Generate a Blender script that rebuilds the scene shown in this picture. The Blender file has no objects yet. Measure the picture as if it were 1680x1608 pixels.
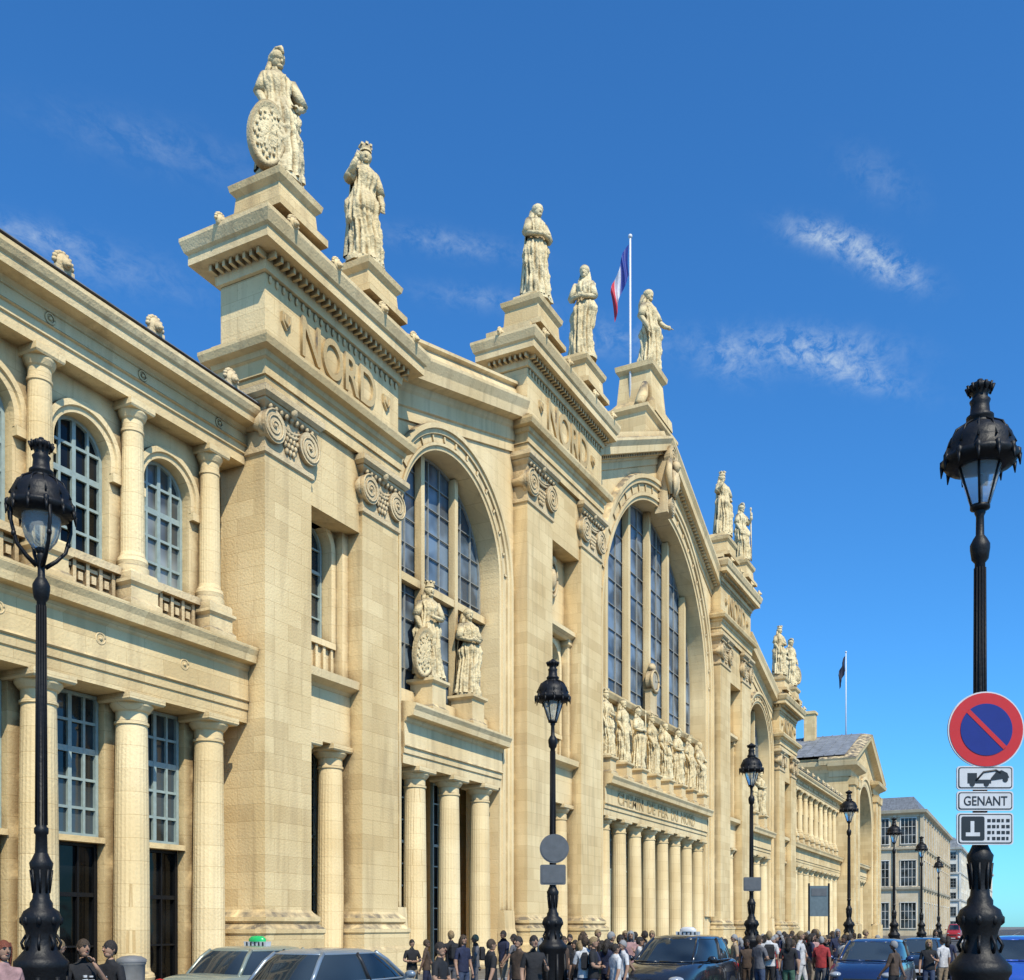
import bpy, math, random
from mathutils import Vector, Matrix, noise, Euler
R=math.radians; PI=math.pi
random.seed(7)
S=bpy.context.scene; COL=S.collection
EYE=1.9
def at(px,z):
    X=(px-840)/1665*z
    return (.457*X+.889*z-60.4, .457*z-.889*X-20)
# ------------------------------------------------------------ mesh builder
class MB:
    def __init__(s): s.v=[];s.f=[];s.m=[];s.sm=[]
    def add(s,vs,fs,m=0,sm=False):
        o=len(s.v); s.v+=[tuple(v) for v in vs]; s.f+=[tuple(i+o for i in f) for f in fs]
        s.m+=[m]*len(fs); s.sm+=[sm]*len(fs)
    def box(s,x0,x1,y0,y1,z0,z1,m=0):
        s.add([(x0,y0,z0),(x1,y0,z0),(x1,y1,z0),(x0,y1,z0),(x0,y0,z1),(x1,y0,z1),(x1,y1,z1),(x0,y1,z1)],
              [(0,3,2,1),(4,5,6,7),(0,1,5,4),(1,2,6,5),(2,3,7,6),(3,0,4,7)],m)
    def rbox(s,x0,x1,y0,y1,z0,z1,r,m=0):
        P=[]
        for cx,cz,a0 in ((x1-r,z1-r,0),(x0+r,z1-r,90),(x0+r,z0+r,180),(x1-r,z0+r,270)):
            for k in range(5):
                a=R(a0+22.5*k); P.append((cx+r*math.cos(a),cz+r*math.sin(a)))
        n=len(P); s.add([(x,y0,z) for x,z in P]+[(x,y1,z) for x,z in P],[tuple(range(n)),tuple(range(2*n-1,n-1,-1))]+[(k,(k+1)%n,(k+1)%n+n,k+n) for k in range(n)],m)
    def ring(s,x0,x1,y0,y1,prof,m=0,zf=None,ex=(1,1),back=1):
        vs=[];fs=[]
        for p,h in prof:
            for (x,y) in ((x0-p*ex[0],y0-p),(x1+p*ex[1],y0-p),(x1+p*ex[1],y1+p*back),(x0-p*ex[0],y1+p*back)):
                vs.append((x,y,h+(zf(x) if zf else 0)))
        for i in range(len(prof)-1):
            for k in range(4):
                a=i*4+k;b=i*4+(k+1)%4
                fs.append((a,b,b+4,a+4))
        fs.append((3,2,1,0)); n=(len(prof)-1)*4; fs.append((n,n+1,n+2,n+3))
        s.add(vs,fs,m)
    def lathe(s,cx,cy,prof,n=20,m=0,sm=True,z0=0,sx=1,sy=1):
        vs=[];fs=[]
        for r,h in prof:
            for k in range(n):
                a=2*PI*k/n; vs.append((cx+r*sx*math.cos(a),cy+r*sy*math.sin(a),z0+h))
        for i in range(len(prof)-1):
            for k in range(n):
                a=i*n+k;b=i*n+(k+1)%n
                fs.append((a,b,b+n,a+n))
        s.add(vs,fs,m,sm)
        s.add([vs[k] for k in range(n)],[tuple(range(n-1,-1,-1))],m)
        s.add([vs[(len(prof)-1)*n+k] for k in range(n)],[tuple(range(n))],m)
    def tube(s,pts,rs,n=8,m=0,sm=True):
        pts=[Vector(p) for p in pts]
        if not isinstance(rs,(list,tuple)): rs=[rs]*len(pts)
        vs=[];fs=[]
        up=Vector((0,0,1))
        for i,p in enumerate(pts):
            d=(pts[min(i+1,len(pts)-1)]-pts[max(i-1,0)]).normalized()
            u=d.cross(up)
            if u.length<.1: u=d.cross(Vector((1,0,0)))
            u.normalize(); w=d.cross(u).normalized()
            if i and u.dot(pu)<0: u=-u; w=-w
            pu=u
            for k in range(n):
                a=2*PI*k/n; vs.append(p+(u*math.cos(a)+w*math.sin(a))*rs[i])
        for i in range(len(pts)-1):
            for k in range(n):
                a=i*n+k;b=i*n+(k+1)%n
                fs.append((a,b,b+n,a+n))
        fs.append(tuple(range(n-1,-1,-1))); L=(len(pts)-1)*n; fs.append(tuple(range(L,L+n)))
        s.add(vs,fs,m,sm)
    def ball(s,c,r,n=12,m=0,zmin=-1):
        if not isinstance(r,tuple): r=(r,r,r)
        vs=[];fs=[];q=n//2
        for i in range(q+1):
            t=-PI/2+PI*i/q; t=max(t,math.asin(zmin))
            for k in range(n):
                a=2*PI*k/n
                vs.append((c[0]+r[0]*math.cos(t)*math.cos(a),c[1]+r[1]*math.cos(t)*math.sin(a),c[2]+r[2]*math.sin(t)))
        for i in range(q):
            for k in range(n):
                a=i*n+k;b=i*n+(k+1)%n
                fs.append((a,b,b+n,a+n))
        s.add(vs,fs,m,True)
    def disc(s,c,r,y0,y1,n=24,m=0,sx=1):
        vs=[(c[0]+sx*r*math.cos(2*PI*k/n),y,c[1]+r*math.sin(2*PI*k/n)) for y in (y0,y1) for k in range(n)]
        fs=[(k,(k+1)%n,(k+1)%n+n,k+n) for k in range(n)]
        s.add(vs,fs,m,False)
        s.add(vs[:n],[tuple(range(n))],m); s.add(vs[n:],[tuple(range(n-1,-1,-1))],m)
    def archwall(s,x0,x1,z0,z1,cx,r,sp,zo,yf,yb,n=24,m=0,zf=None):
        top=lambda x:(zf(x) if zf else z1)
        P=[(cx-r*math.cos(PI*i/n),sp+r*math.sin(PI*i/n)) for i in range(n+1)]
        for y in (yf,yb):
            for a,b in ((x0,cx-r),(cx+r,x1)):
                if b-a>.001: s.add([(a,y,z0),(b,y,z0),(b,y,top(b)),(a,y,top(a))],[(0,1,2,3)],m)
            if zo>z0: s.add([(cx-r,y,z0),(cx+r,y,z0),(cx+r,y,zo),(cx-r,y,zo)],[(0,1,2,3)],m)
            for i in range(n):
                a,b=P[i],P[i+1]
                s.add([(a[0],y,a[1]),(b[0],y,b[1]),(b[0],y,top(b[0])),(a[0],y,top(a[0]))],[(0,1,2,3)],m)
        L=[(cx-r,zo)]+P+[(cx+r,zo)]
        for i in range(len(L)-1):
            a,b=L[i],L[i+1]
            s.add([(a[0],yf,a[1]),(b[0],yf,b[1]),(b[0],yb,b[1]),(a[0],yb,a[1])],[(0,1,2,3)],m)
        if zo>z0: s.add([(cx-r,yf,zo),(cx+r,yf,zo),(cx+r,yb,zo),(cx-r,yb,zo)],[(0,1,2,3)],m)
        xs=sorted([x0,cx,x1])
        for a,b in ((xs[0],xs[1]),(xs[1],xs[2])):
            s.add([(a,yf,top(a)),(b,yf,top(b)),(b,yb,top(b)),(a,yb,top(a))],[(0,1,2,3)],m)
        for x in (x0,x1): s.add([(x,yf,z0),(x,yb,z0),(x,yb,top(x)),(x,yf,top(x))],[(0,1,2,3)],m)
    def archring(s,cx,sp,yf,prof,n=32,leg=None,m=0):
        path=[(math.cos(PI*(1-i/n)),math.sin(PI*(1-i/n)),0) for i in range(n+1)]
        if leg is not None: path=[(-1,0,leg)]+path+[(1,0,leg)]
        vs=[];fs=[];k=len(prof)
        for (c,sn,lg) in path:
            for r,p in prof:
                vs.append((cx+r*c,yf-p,(lg if lg else sp+r*sn)))
        for i in range(len(path)-1):
            for j in range(k-1):
                a=i*k+j; fs.append((a,a+1,a+1+k,a+k))
        s.add(vs,fs,m)
    def build(s,name,mats,parent=None,loc=None,rz=0):
        me=bpy.data.meshes.new(name); me.from_pydata(s.v,[],s.f)
        if not isinstance(mats,(list,tuple)): mats=[mats]
        for x in mats: me.materials.append(x)
        me.polygons.foreach_set('material_index',s.m); me.polygons.foreach_set('use_smooth',s.sm)
        me.update()
        o=bpy.data.objects.new(name,me); COL.objects.link(o)
        if parent: o.parent=parent
        if loc: o.location=loc
        o.rotation_euler.z=rz
        return o
def tag(o,label=None,cat=None,group=None,kind=None):
    if label: o['label']=label
    if cat: o['category']=cat
    if group: o['group']=group
    if kind: o['kind']=kind
    return o
def empty(name,loc,rz=0):
    o=bpy.data.objects.new(name,None); COL.objects.link(o); o.location=loc; o.rotation_euler.z=rz
    o.empty_display_size=.2
    return o
def copy_tree(o,parent=None):
    kids=[c for c in bpy.data.objects if c.parent==o]
    c=o.copy(); COL.objects.link(c); c.parent=parent
    for k in kids: copy_tree(k,c)
    return c
# ------------------------------------------------------------ materials
def newmat(name):
    m=bpy.data.materials.new(name); m.use_nodes=True
    return m,m.node_tree.nodes,m.node_tree.links,m.node_tree.nodes['Principled BSDF']
def plain(name,c,rough=.6,metal=0,noise_amt=.12,scale=8,bump=0,spec=.5,coat=0):
    m,N,L,B=newmat(name)
    B.inputs['Roughness'].default_value=rough; B.inputs['Metallic'].default_value=metal
    B.inputs['Specular IOR Level'].default_value=spec
    if coat: B.inputs['Coat Weight'].default_value=coat
    g=N.new('ShaderNodeNewGeometry'); t=N.new('ShaderNodeTexNoise'); t.inputs['Scale'].default_value=scale; t.inputs['Detail'].default_value=5
    L.new(g.outputs['Position'],t.inputs['Vector'])
    r=N.new('ShaderNodeValToRGB'); r.color_ramp.elements[0].position=.3; r.color_ramp.elements[1].position=.7
    r.color_ramp.elements[0].color=(*[x*(1-noise_amt) for x in c],1); r.color_ramp.elements[1].color=(*[min(1,x*(1+noise_amt)) for x in c],1)
    L.new(t.outputs['Fac'],r.inputs['Fac']); L.new(r.outputs['Color'],B.inputs['Base Color'])
    if bump:
        b=N.new('ShaderNodeBump'); b.inputs['Strength'].default_value=bump; b.inputs['Distance'].default_value=.05
        L.new(t.outputs['Fac'],b.inputs['Height']); L.new(b.outputs['Normal'],B.inputs['Normal'])
    return m
def stone(name,c,brick=True,dirt=.35,point=False,bw=1.25,bh=.5,bump=.35,con=.14,shade_grime=0):
    m,N,L,B=newmat(name); B.inputs['Roughness'].default_value=.88; B.inputs['Specular IOR Level'].default_value=.2
    g=N.new('ShaderNodeNewGeometry'); sp=N.new('ShaderNodeSeparateXYZ'); L.new(g.outputs['Position'],sp.inputs[0])
    def mix(a,b,f,bt='MIX'):
        x=N.new('ShaderNodeMix'); x.data_type='RGBA'; x.blend_type=bt
        if isinstance(f,float): x.inputs[0].default_value=f
        else: L.new(f,x.inputs[0])
        for i,q in ((6,a),(7,b)):
            if isinstance(q,tuple): x.inputs[i].default_value=(*q,1)
            else: L.new(q,x.inputs[i])
        return x.outputs[2]
    def ramp(s,a,b):
        x=N.new('ShaderNodeMapRange'); x.inputs[1].default_value=a; x.inputs[2].default_value=b; L.new(s,x.inputs[0]); return x.outputs[0]
    def noi(scale,det=6,vec=None,dist=0):
        t=N.new('ShaderNodeTexNoise'); t.inputs['Scale'].default_value=scale; t.inputs['Detail'].default_value=det; t.inputs['Distortion'].default_value=dist
        L.new(vec or g.outputs['Position'],t.inputs['Vector']); return t.outputs['Fac']
    def scl(s,k):
        x=N.new('ShaderNodeMath'); x.operation='MULTIPLY'; L.new(s,x.inputs[0]); x.inputs[1].default_value=k; return x.outputs[0]
    d=(c[0]*.8,c[1]*.73,c[2]*.66)
    fine=noi(14,8); big=noi(.3,5)
    col=mix((c[0]*.9,c[1]*.85,c[2]*.77),tuple(min(1,x*1.07) for x in c),ramp(big,.36,.62))
    h=fine
    if brick:
        ad=N.new('ShaderNodeMath'); L.new(sp.outputs[0],ad.inputs[0]); L.new(sp.outputs[1],ad.inputs[1])
        cb=N.new('ShaderNodeCombineXYZ'); L.new(ad.outputs[0],cb.inputs[0]); L.new(sp.outputs[2],cb.inputs[1])
        bt=N.new('ShaderNodeTexBrick'); L.new(cb.outputs[0],bt.inputs['Vector'])
        bt.inputs['Scale'].default_value=1; bt.inputs['Brick Width'].default_value=bw; bt.inputs['Row Height'].default_value=bh
        bt.inputs['Mortar Size'].default_value=.008; bt.inputs['Mortar Smooth'].default_value=.6; bt.inputs['Bias'].default_value=-.3
        bt.inputs['Color1'].default_value=(1.03,1.03,1.02,1); bt.inputs['Color2'].default_value=(1-con,1-con*1.2,1-con*1.5,1); bt.inputs['Mortar'].default_value=(.76,.70,.62,1)
        col=mix(col,bt.outputs['Color'],1.0,'MULTIPLY')
        iv=N.new('ShaderNodeMath'); iv.operation='MULTIPLY_ADD'; L.new(bt.outputs['Fac'],iv.inputs[0]); iv.inputs[1].default_value=-.6; L.new(fine,iv.inputs[2]); h=iv.outputs[0]
    mp=N.new('ShaderNodeMapping'); mp.inputs['Scale'].default_value=(1.6,1.6,.14); L.new(g.outputs['Position'],mp.inputs['Vector'])
    st=noi(1.5,8,mp.outputs[0],.4)
    col=mix(col,(c[0]*.45,c[1]*.41,c[2]*.39),scl(ramp(st,.5,.76),dirt))
    sn=N.new('ShaderNodeSeparateXYZ'); L.new(g.outputs['Normal'],sn.inputs[0])
    up=N.new('ShaderNodeMath'); up.operation='MULTIPLY'; L.new(ramp(sn.outputs[2],.25,.8),up.inputs[0]); L.new(ramp(noi(2.2,6),.3,.6),up.inputs[1])
    col=mix(col,(.12,.105,.085),up.outputs[0])
    if shade_grime:  # ambient occlusion puts recess shade and crevice dirt into the base colour
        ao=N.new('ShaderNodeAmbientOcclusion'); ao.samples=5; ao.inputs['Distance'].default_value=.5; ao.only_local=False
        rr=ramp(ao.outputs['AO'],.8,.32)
        gm=N.new('ShaderNodeMath'); gm.operation='MULTIPLY'; L.new(rr,gm.inputs[0]); L.new(scl(ramp(noi(1.8,7),.2,.5),shade_grime),gm.inputs[1])
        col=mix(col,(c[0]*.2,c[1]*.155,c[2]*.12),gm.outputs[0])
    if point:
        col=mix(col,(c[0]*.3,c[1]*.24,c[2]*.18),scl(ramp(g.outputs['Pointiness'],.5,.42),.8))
    L.new(mix(col,d,ramp(fine,.6,.8)),B.inputs['Base Color'])
    b=N.new('ShaderNodeBump'); b.inputs['Strength'].default_value=bump; b.inputs['Distance'].default_value=.04
    L.new(h,b.inputs['Height']); L.new(b.outputs['Normal'],B.inputs['Normal'])
    return m
M={}
M['stone']=stone('limestone_blocks',(.80,.615,.335),dirt=.5,con=.18,shade_grime=.9)
M['trim']=stone('limestone_moulding',(.82,.64,.36),brick=False,dirt=.5,shade_grime=.95)
M['pale']=stone('limestone_plain_wall',(.85,.67,.385),brick=True,dirt=.25,bw=1.6,bh=.6,con=.09,shade_grime=.85)
M['carve']=stone('carved_limestone',(.72,.565,.335),brick=False,dirt=.55,point=True,bump=.6,shade_grime=.9)
M['statue']=stone('weathered_statue_stone',(.80,.67,.41),brick=False,dirt=.55,point=True,bump=1.0,shade_grime=.75)
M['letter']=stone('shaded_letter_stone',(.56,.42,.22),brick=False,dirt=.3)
M['greystone']=stone('grey_building_stone',(.66,.56,.40),brick=True,dirt=.3,con=.08,shade_grime=.6)
M['whitestone']=stone('white_building_stone',(.74,.71,.63),brick=False,dirt=.2)
M['teal']=plain('grey_green_window_paint',(.32,.39,.36),.5)
M['greyframe']=plain('grey_glazing_bars',(.30,.30,.27),.6)
M['slate']=plain('slate_roof',(.15,.16,.175),.6,scale=3,noise_amt=.35)
M['zinc']=plain('zinc_roof',(.20,.21,.22),.65,.0,scale=1.2,noise_amt=.3,spec=.2)
M['iron']=plain('black_cast_iron',(.007,.007,.008),.5,.0,scale=20,bump=.15,spec=.3)
M['asphalt']=plain('asphalt',(.055,.055,.058),.9,scale=30,noise_amt=.35,bump=.3)
M['paving']=stone('pavement_slabs',(.2,.19,.17),brick=True,dirt=.3)
M['kerb']=plain('granite_kerb',(.28,.27,.26),.8)
M['paint']=plain('white_road_paint',(.7,.7,.68),.7)
def glass(name,c,rough=.06,wav=.12,spec=.6,lo=.35):
    m,N,L,B=newmat(name); B.inputs['Roughness'].default_value=rough
    B.inputs['Specular IOR Level'].default_value=spec; B.inputs['IOR'].default_value=1.5
    g=N.new('ShaderNodeNewGeometry'); t=N.new('ShaderNodeTexNoise'); t.inputs['Scale'].default_value=.9; L.new(g.outputs['Position'],t.inputs['Vector'])
    b=N.new('ShaderNodeBump'); b.inputs['Strength'].default_value=wav; b.inputs['Distance'].default_value=.15; L.new(t.outputs['Fac'],b.inputs['Height']); L.new(b.outputs['Normal'],B.inputs['Normal'])
    r=N.new('ShaderNodeValToRGB'); t2=N.new('ShaderNodeTexNoise'); t2.inputs['Scale'].default_value=.6; L.new(g.outputs['Position'],t2.inputs['Vector'])
    r.color_ramp.elements[0].position=.4; r.color_ramp.elements[1].position=.6
    r.color_ramp.elements[0].color=(*[x*lo for x in c],1); r.color_ramp.elements[1].color=(*[min(1,x*1.7) for x in c],1)
    L.new(t2.outputs['Fac'],r.inputs['Fac']); L.new(r.outputs['Color'],B.inputs['Base Color'])
    return m
M['glass']=glass('window_glass',(.035,.045,.05))
M['glass_arch']=glass('arch_window_glass',(.12,.16,.20),rough=.25,spec=.5,lo=.5)
M['glass_dark']=glass('dark_window_glass',(.008,.009,.01),spec=.25)
M['glass_pale']=glass('pale_curtained_glass',(.2,.21,.2))
m,N_,L_,B_=newmat('lantern_glass'); B_.inputs['Base Color'].default_value=(.75,.82,.85,1); B_.inputs['Roughness'].default_value=.12; B_.inputs['Transmission Weight'].default_value=.75; B_.inputs['IOR'].default_value=1.15
M['lampglass']=m
# ------------------------------------------------------------ station
ZB=.2
station=empty('railway_station',(0,0,ZB))
tag(station,'long cream limestone railway station with tall arched windows and towers lettered NORD','railway station')
def text_obj(body,size,loc,mat,parent,name,ext=.04,width=None,rz=0,hk=1):
    cu=bpy.data.curves.new('lettering','FONT'); cu.body=body; cu.size=size; cu.extrude=ext; cu.align_x='CENTER'; cu.align_y='CENTER'; cu.offset=size*.008
    o=bpy.data.objects.new('tmp',cu); COL.objects.link(o); bpy.context.view_layer.update()
    me=bpy.data.meshes.new_from_object(o.evaluated_get(bpy.context.evaluated_depsgraph_get()))
    COL.objects.unlink(o); bpy.data.objects.remove(o)
    me.materials.clear(); me.materials.append(mat)
    xs=[v.co.x for v in me.vertices]; w=max(xs)-min(xs)
    ys=[v.co.y for v in me.vertices]; yc=(max(ys)+min(ys))/2
    k=(width/w) if width else 1
    for v in me.vertices:
        x,y,z=v.co; v.co=(x*k,-z,(y-yc)*hk)
    o=bpy.data.objects.new(name,me); COL.objects.link(o); o.parent=parent; o.location=loc; o.rotation_euler.z=rz
    return o
def volute(mb,cx,y,cz,r,d=1,m=0,dep=.4):
    mb.disc((cx,cz),r,y,y+dep,24,m)
    pts=[];rs=[]
    for i in range(40):
        t=i/39; a=PI/2-d*t*5.0*PI; q=r*(1-.88*t)
        pts.append((cx+q*math.cos(a),y-.005,cz+q*math.sin(a))); rs.append(r*.085*(1-.5*t))
    mb.tube(pts,rs,5,m)
    mb.ball((cx,y-.01,cz),r*.13,8,m)
def capital(mb,x0,x1,z0,z1):
    w=x1-x0; r=(z1-z0)*.29
    mb.ring(x0,x1,0,1.7,[(.003,z0-.25),(.07,z0-.2),(.07,z0-.08),(.02,z0),(.02,z1-.55),(.16,z1-.4),(.16,z1-.3)])
    mb.ring(x0,x1,0,1.7,[(.2,z1-.32),(.3,z1-.22),(.3,z1-.06),(.25,z1-.003)])
    for sx,cx in ((-1,x0+r*.55),(1,x1-r*.55)):
        volute(mb,cx,-.17,z0+r+.14,r,sx,dep=.3)
    for X in (x0-.0,x1+.0):
        mb.tube([(X,-.05,z0+r+.14),(X,.35,z0+r+.14),(X,1.1,z0+r+.14),(X,1.6,z0+r+.14)],[r*.7,r*.35,r*.35,r*.7],14)
    nn=9
    for i in range(nn):
        mb.ball((x0+w*(i+.5)/nn,-.08,z1-.48),(w/nn*.34,.1,.11),8)
    for k in range(4):
        for i in range(6-k):
            mb.ball((x0+w/2+(i-(5-k)/2)*.16,-.04,z0+.72-.18*k),(.08,.08,.11),8)
    for k in range(2):
        mb.tube([(x0+.5+(w-1.0)*i/10,-.06,z1-.68-.12*k-(.2)*math.sin(PI*i/10)) for i in range(11)],[.03+.04*math.sin(PI*i/10) for i in range(11)],6)
    mb.ball((x0+w/2,-.16,z1-.25),(.18,.14,.24),10)
def cornice_prof(s,P=.75,T=1.2):
    return [(.02,s-.45),(.1,s-.42),(.14,s-.05),(.14,s),(P*.78,s+.04),(P*.78,s+T*.3),(P*.88,s+T*.36),(P,s+T*.62),(P,s+T*.72),(P*.5,s+T*.86),(0,s+T)]
def lion(mb,x,y,z,r):
    mb.ball((x,y,z),(r,r*.6,r),12); mb.ball((x,y-r*.5,z-.1*r),(r*.55,r*.45,r*.55),10); mb.ball((x,y-r*.85,z-.3*r),(r*.3,r*.3,r*.25),8)
    for k in range(9):
        a=PI*k/8; mb.ball((x+r*math.cos(a),y,z+r*math.sin(a)),(r*.28,r*.3,r*.28),6)
def wreath(mb,x,y,z,r):
    mb.tube([(x+r*math.cos(2*PI*i/14),y,z+r*math.sin(2*PI*i/14)) for i in range(15)],r*.22,6)
    mb.ball((x,y,z),(r*.45,.06,r*.45),8)
def shieldlet(mb,x,y,z,r):
    mb.add([(x-r*.8,y-.06,z+r),(x+r*.8,y-.06,z+r),(x+r*.8,y-.06,z-.2*r),(x,y-.06,z-r),(x-r*.8,y-.06,z-.2*r),(x-r*.8,y+.02,z+r),(x+r*.8,y+.02,z+r),(x+r*.8,y+.02,z-.2*r),(x,y+.02,z-r),(x-r*.8,y+.02,z-.2*r)],[(0,1,2,3,4),(0,1,6,5),(1,2,7,6),(2,3,8,7),(3,4,9,8),(4,0,5,9)])
    mb.tube([(x-r*.45,y-.08,z+.7*r),(x-r*.45,y-.08,z),(x,y-.1,z-.6*r),(x+r*.45,y-.08,z),(x+r*.45,y-.08,z+.7*r)],r*.12,5)
WIN={}
def window(cx,w,z0,z1,y,arch,nx,nz,fm,gm,bar=.05,name='window',rim=.09):
    key=(round(w,2),round(z1-z0,2),arch,nx,nz,fm.name,gm.name,bar)
    if key in WIN:
        o=copy_tree(WIN[key],station); o.location=(cx,y,z0); return o
    h=z1-z0; r=w/2; sp=h-r if arch else h
    b=MB()
    def top(x): return sp+math.sqrt(max(0,r*r-x*x)) if arch else h
    b.box(-r,-r+rim,-.04,.08,0,sp); b.box(r-rim,r,-.04,.08,0,sp); b.box(-r+rim,r-rim,-.04,.08,0,rim)
    if arch: b.archring(0,sp,.0,[(r,0),(r,.04),(r-rim,.04),(r-rim,-.05)],28)
    else: b.box(-r+rim,r-rim,-.04,.08,h-rim,h)
    for i in range(1,nx):
        x=-r+w*i/nx; k=bar*(1.6 if (nx%2==0 and i==nx//2 and w<4) else 1)
        b.box(x-k/2,x+k/2,-.03,.05,rim,top(x))
    for j in range(1,nz):
        z=h*j/nz; xx=r if z<sp else math.sqrt(max(0,r*r-(z-sp)**2))
        k=bar*(2.2 if (j==int(nz*.72) and w<4) else (.6 if w>4 else 1))
        b.box(-xx+.01,xx-.01,-.025,.04,z-k/2,z+k/2)
    o=b.build(name,fm,station,(cx,y,z0))
    p=MB()
    if arch:
        vs=[(-r,.06,0)]+[(-r*math.cos(PI*i/28),.06,sp+r*math.sin(PI*i/28)) for i in range(29)]+[(r,.06,0)]
        p.add(vs,[tuple(range(len(vs)-1,-1,-1))])
    else: p.add([(-r,.06,0),(r,.06,0),(r,.06,h),(-r,.06,h)],[(0,1,2,3)])
    p.build('pane',gm,o); WIN[key]=o
    return o
def colprof(r,h):
    P=[(1.35*r,0),(1.35*r,.22),(1.22*r,.26),(1.28*r,.36),(1.22*r,.46),(1.05*r,.52),(r,.62)]
    for i in range(1,7):
        t=i/6; P.append((r*(1-.13*t**1.6),.62+(h-.62-.75)*t))
    P+=[(.95*r,h-.73),(.95*r,h-.67),(.87*r,h-.64),(.88*r,h-.42),(1.0*r,h-.38),(1.18*r,h-.26),(1.2*r,h-.2)]
    return P
def column_mesh(r,h):
    b=MB(); 
    P=colprof(r,h); n=48; vs=[];fs=[]
    for rr,z in P:
        for k in range(n):
            a=2*PI*k/n; fl=1-.02*(k%2) if .6<z<h-.75 else 1
            vs.append((rr*fl*math.cos(a),rr*fl*math.sin(a),z))
    for i in range(len(P)-1):
        for k in range(n):
            a=i*n+k;c=i*n+(k+1)%n; fs.append((a,c,c+n,a+n))
    b.add(vs,fs,0,False)
    b.ring(-1.0*r,1.0*r,-1.0*r,1.0*r,[(.22*r,h-.2),(.3*r,h-.15),(.3*r,h-.001)])
    b.ring(-1.15*r,1.15*r,-1.15*r,1.15*r,[(.3*r,-.2),(.3*r,.0),(.2*r,.06)])
    return b
colL=column_mesh(.46,7.7); colU=column_mesh(.31,4.5)
cache={}
def put_col(kind,x,y,z,name='column'):
    if kind not in cache:
        cache[kind]=(colL if kind=='L' else colU).build(name,M['pale'],station,(x,y,z)); return
    o=cache[kind].copy(); COL.objects.link(o); o.parent=station; o.location=(x,y,z)
def tower(cx,W,pw,hcb,hct,sof,hcorn,ptop,tsz,tw_w,pds,CP,pq):
    A=W<8
    x0=cx-W/2;x1=cx+W/2; b=MB()
    for a,c in ((x0,x0+pw),(x1-pw,x1)):
        b.ring(a,c,0,1.7,[(.34,-.2),(.34,.9),(.28,1.0),(.28,1.45),(.32,1.5),(.32,1.62),(.14,1.78),(.2,1.86),(.2,1.98),(.05,2.12),(0,2.2),(0,hcb-.2)])
    b.box(x0+pw-.002,x1-pw+.002,.12,1.66,hcb-.9,hct-.004)
    fz=hct+1.62
    b.ring(x0,x1,0,1.7,[(.04,hct),(.04,hct+.36),(.1,hct+.38),(.1,hct+.8),(.18,hct+.85),(.22,hct+1.0),(.42,hct+1.06),(.48,hct+1.25),(.48,hct+1.35),(.2,hct+1.45),(.2,hct+1.58),(0,fz),(0,sof-.46)])
    tw=b.build('tower',M['stone'],station)
    c=MB()
    c.ring(x0,x1,0,1.7,cornice_prof(sof,CP,hcorn-sof))
    n=int(W/.26)
    for i in range(n):
        x=x0-.15+(W+.3)*(i+.5)/n
        c.box(x-.05,x+.05,-CP*.5,-.1,sof-.16,sof+.02)
    for X,sg in ((x0,-1),(x1,1)):
        for i in range(8):
            y=-.1+i*.26; a=X+sg*.1;bb=X+sg*CP*.5
            c.box(min(a,bb),max(a,bb),y-.05,y+.05,sof-.16,sof+.02)
    n=int(W/.3)
    for i in range(n):
        x=x0+.05+(W-.1)*(i+.5)/n
        c.ball((x,-.03,sof-.58),(.07,.06,.13),6)
    c.ring(x0,x1,0,1.7,[(.25,hcorn-.03),(.25,hcorn+.22),(.1,hcorn+.27)])
    for dx in (-W/2+.3,-W*.16,W*.2,W/2-.2): lion(c,cx+dx,-CP+.05,hcorn-.22,.2)
    lion(c,x0-CP+.1,1.0,hcorn-.22,.2)
    c.build('cornice',M['trim'],tw)
    for a,d in ((x0,x0+pw),(x1-pw,x1)):
        k=MB(); capital(k,a,d,hcb,hct); k.build('capital',M['carve'],tw)
    zc=(fz+sof-.72)/2
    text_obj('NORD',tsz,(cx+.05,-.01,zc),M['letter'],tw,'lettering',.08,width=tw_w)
    for dx in (-tw_w/2-.65,tw_w/2+.75):
        k=MB(); shieldlet(k,cx+dx,-.02,zc,.25); k.build('shield_ornament',M['letter'],tw)
    ga,gb=x0+pw,x1-pw; gc=(ga+gb)/2; gw=gb-ga
    g=MB(); rz=.3*gw; spr=15-rz if A else 14.6
    g.archwall(ga,gb,9.9,hcb-.9,gc,rz,spr,11.2,.95,1.5,20)
    g.archring(gc,spr,.95,[(rz,0),(rz,.08),(rz+.2,.1),(rz+.22,0)],20,leg=11.0)
    g.box(ga-.002,gb+.002,.5,1.45,7.7,9.4); g.ring(ga,gb,.5,1.45,[(0,9.4),(.1,9.5),(.38,9.62),(.4,9.88),(0,9.95)],ex=(0,0))
    g.ring(ga,ga+.3,.6,.94,[(0,10.0),(0,15.6),(.1,15.7),(.1,16.0)],ex=(0,1)); g.ring(gb-.3,gb,.6,.94,[(0,10.0),(0,15.6),(.1,15.7),(.1,16.0)],ex=(1,0))
    g.box(gc-rz-.15,gc+rz+.15,.8,.95,10.95,11.15)
    for q in range(5): g.box(gc-rz+rz*2*q/4-.06,gc-rz+rz*2*q/4+.06,.85,.95,10.05,10.95)
    if not A:
        k=MB(); k.disc((gc,18.6),.62,.78,.98,20,sx=.75); k.ball((gc,.76,18.6),(.3,.16,.5),10); k.ball((gc,.8,19.5),(.3,.2,.22),8); k.tube([(gc+.62*.8*math.cos(2*PI*i/20),.78,18.6+.85*math.sin(2*PI*i/20)) for i in range(21)],.09,6)
        k.build('cartouche',M['carve'],tw)
        g.ring(ga,gb,.6,1.2,[(0,15.9),(.3,16.1),(.3,16.3),(0,16.4)],ex=(0,0))
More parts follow.
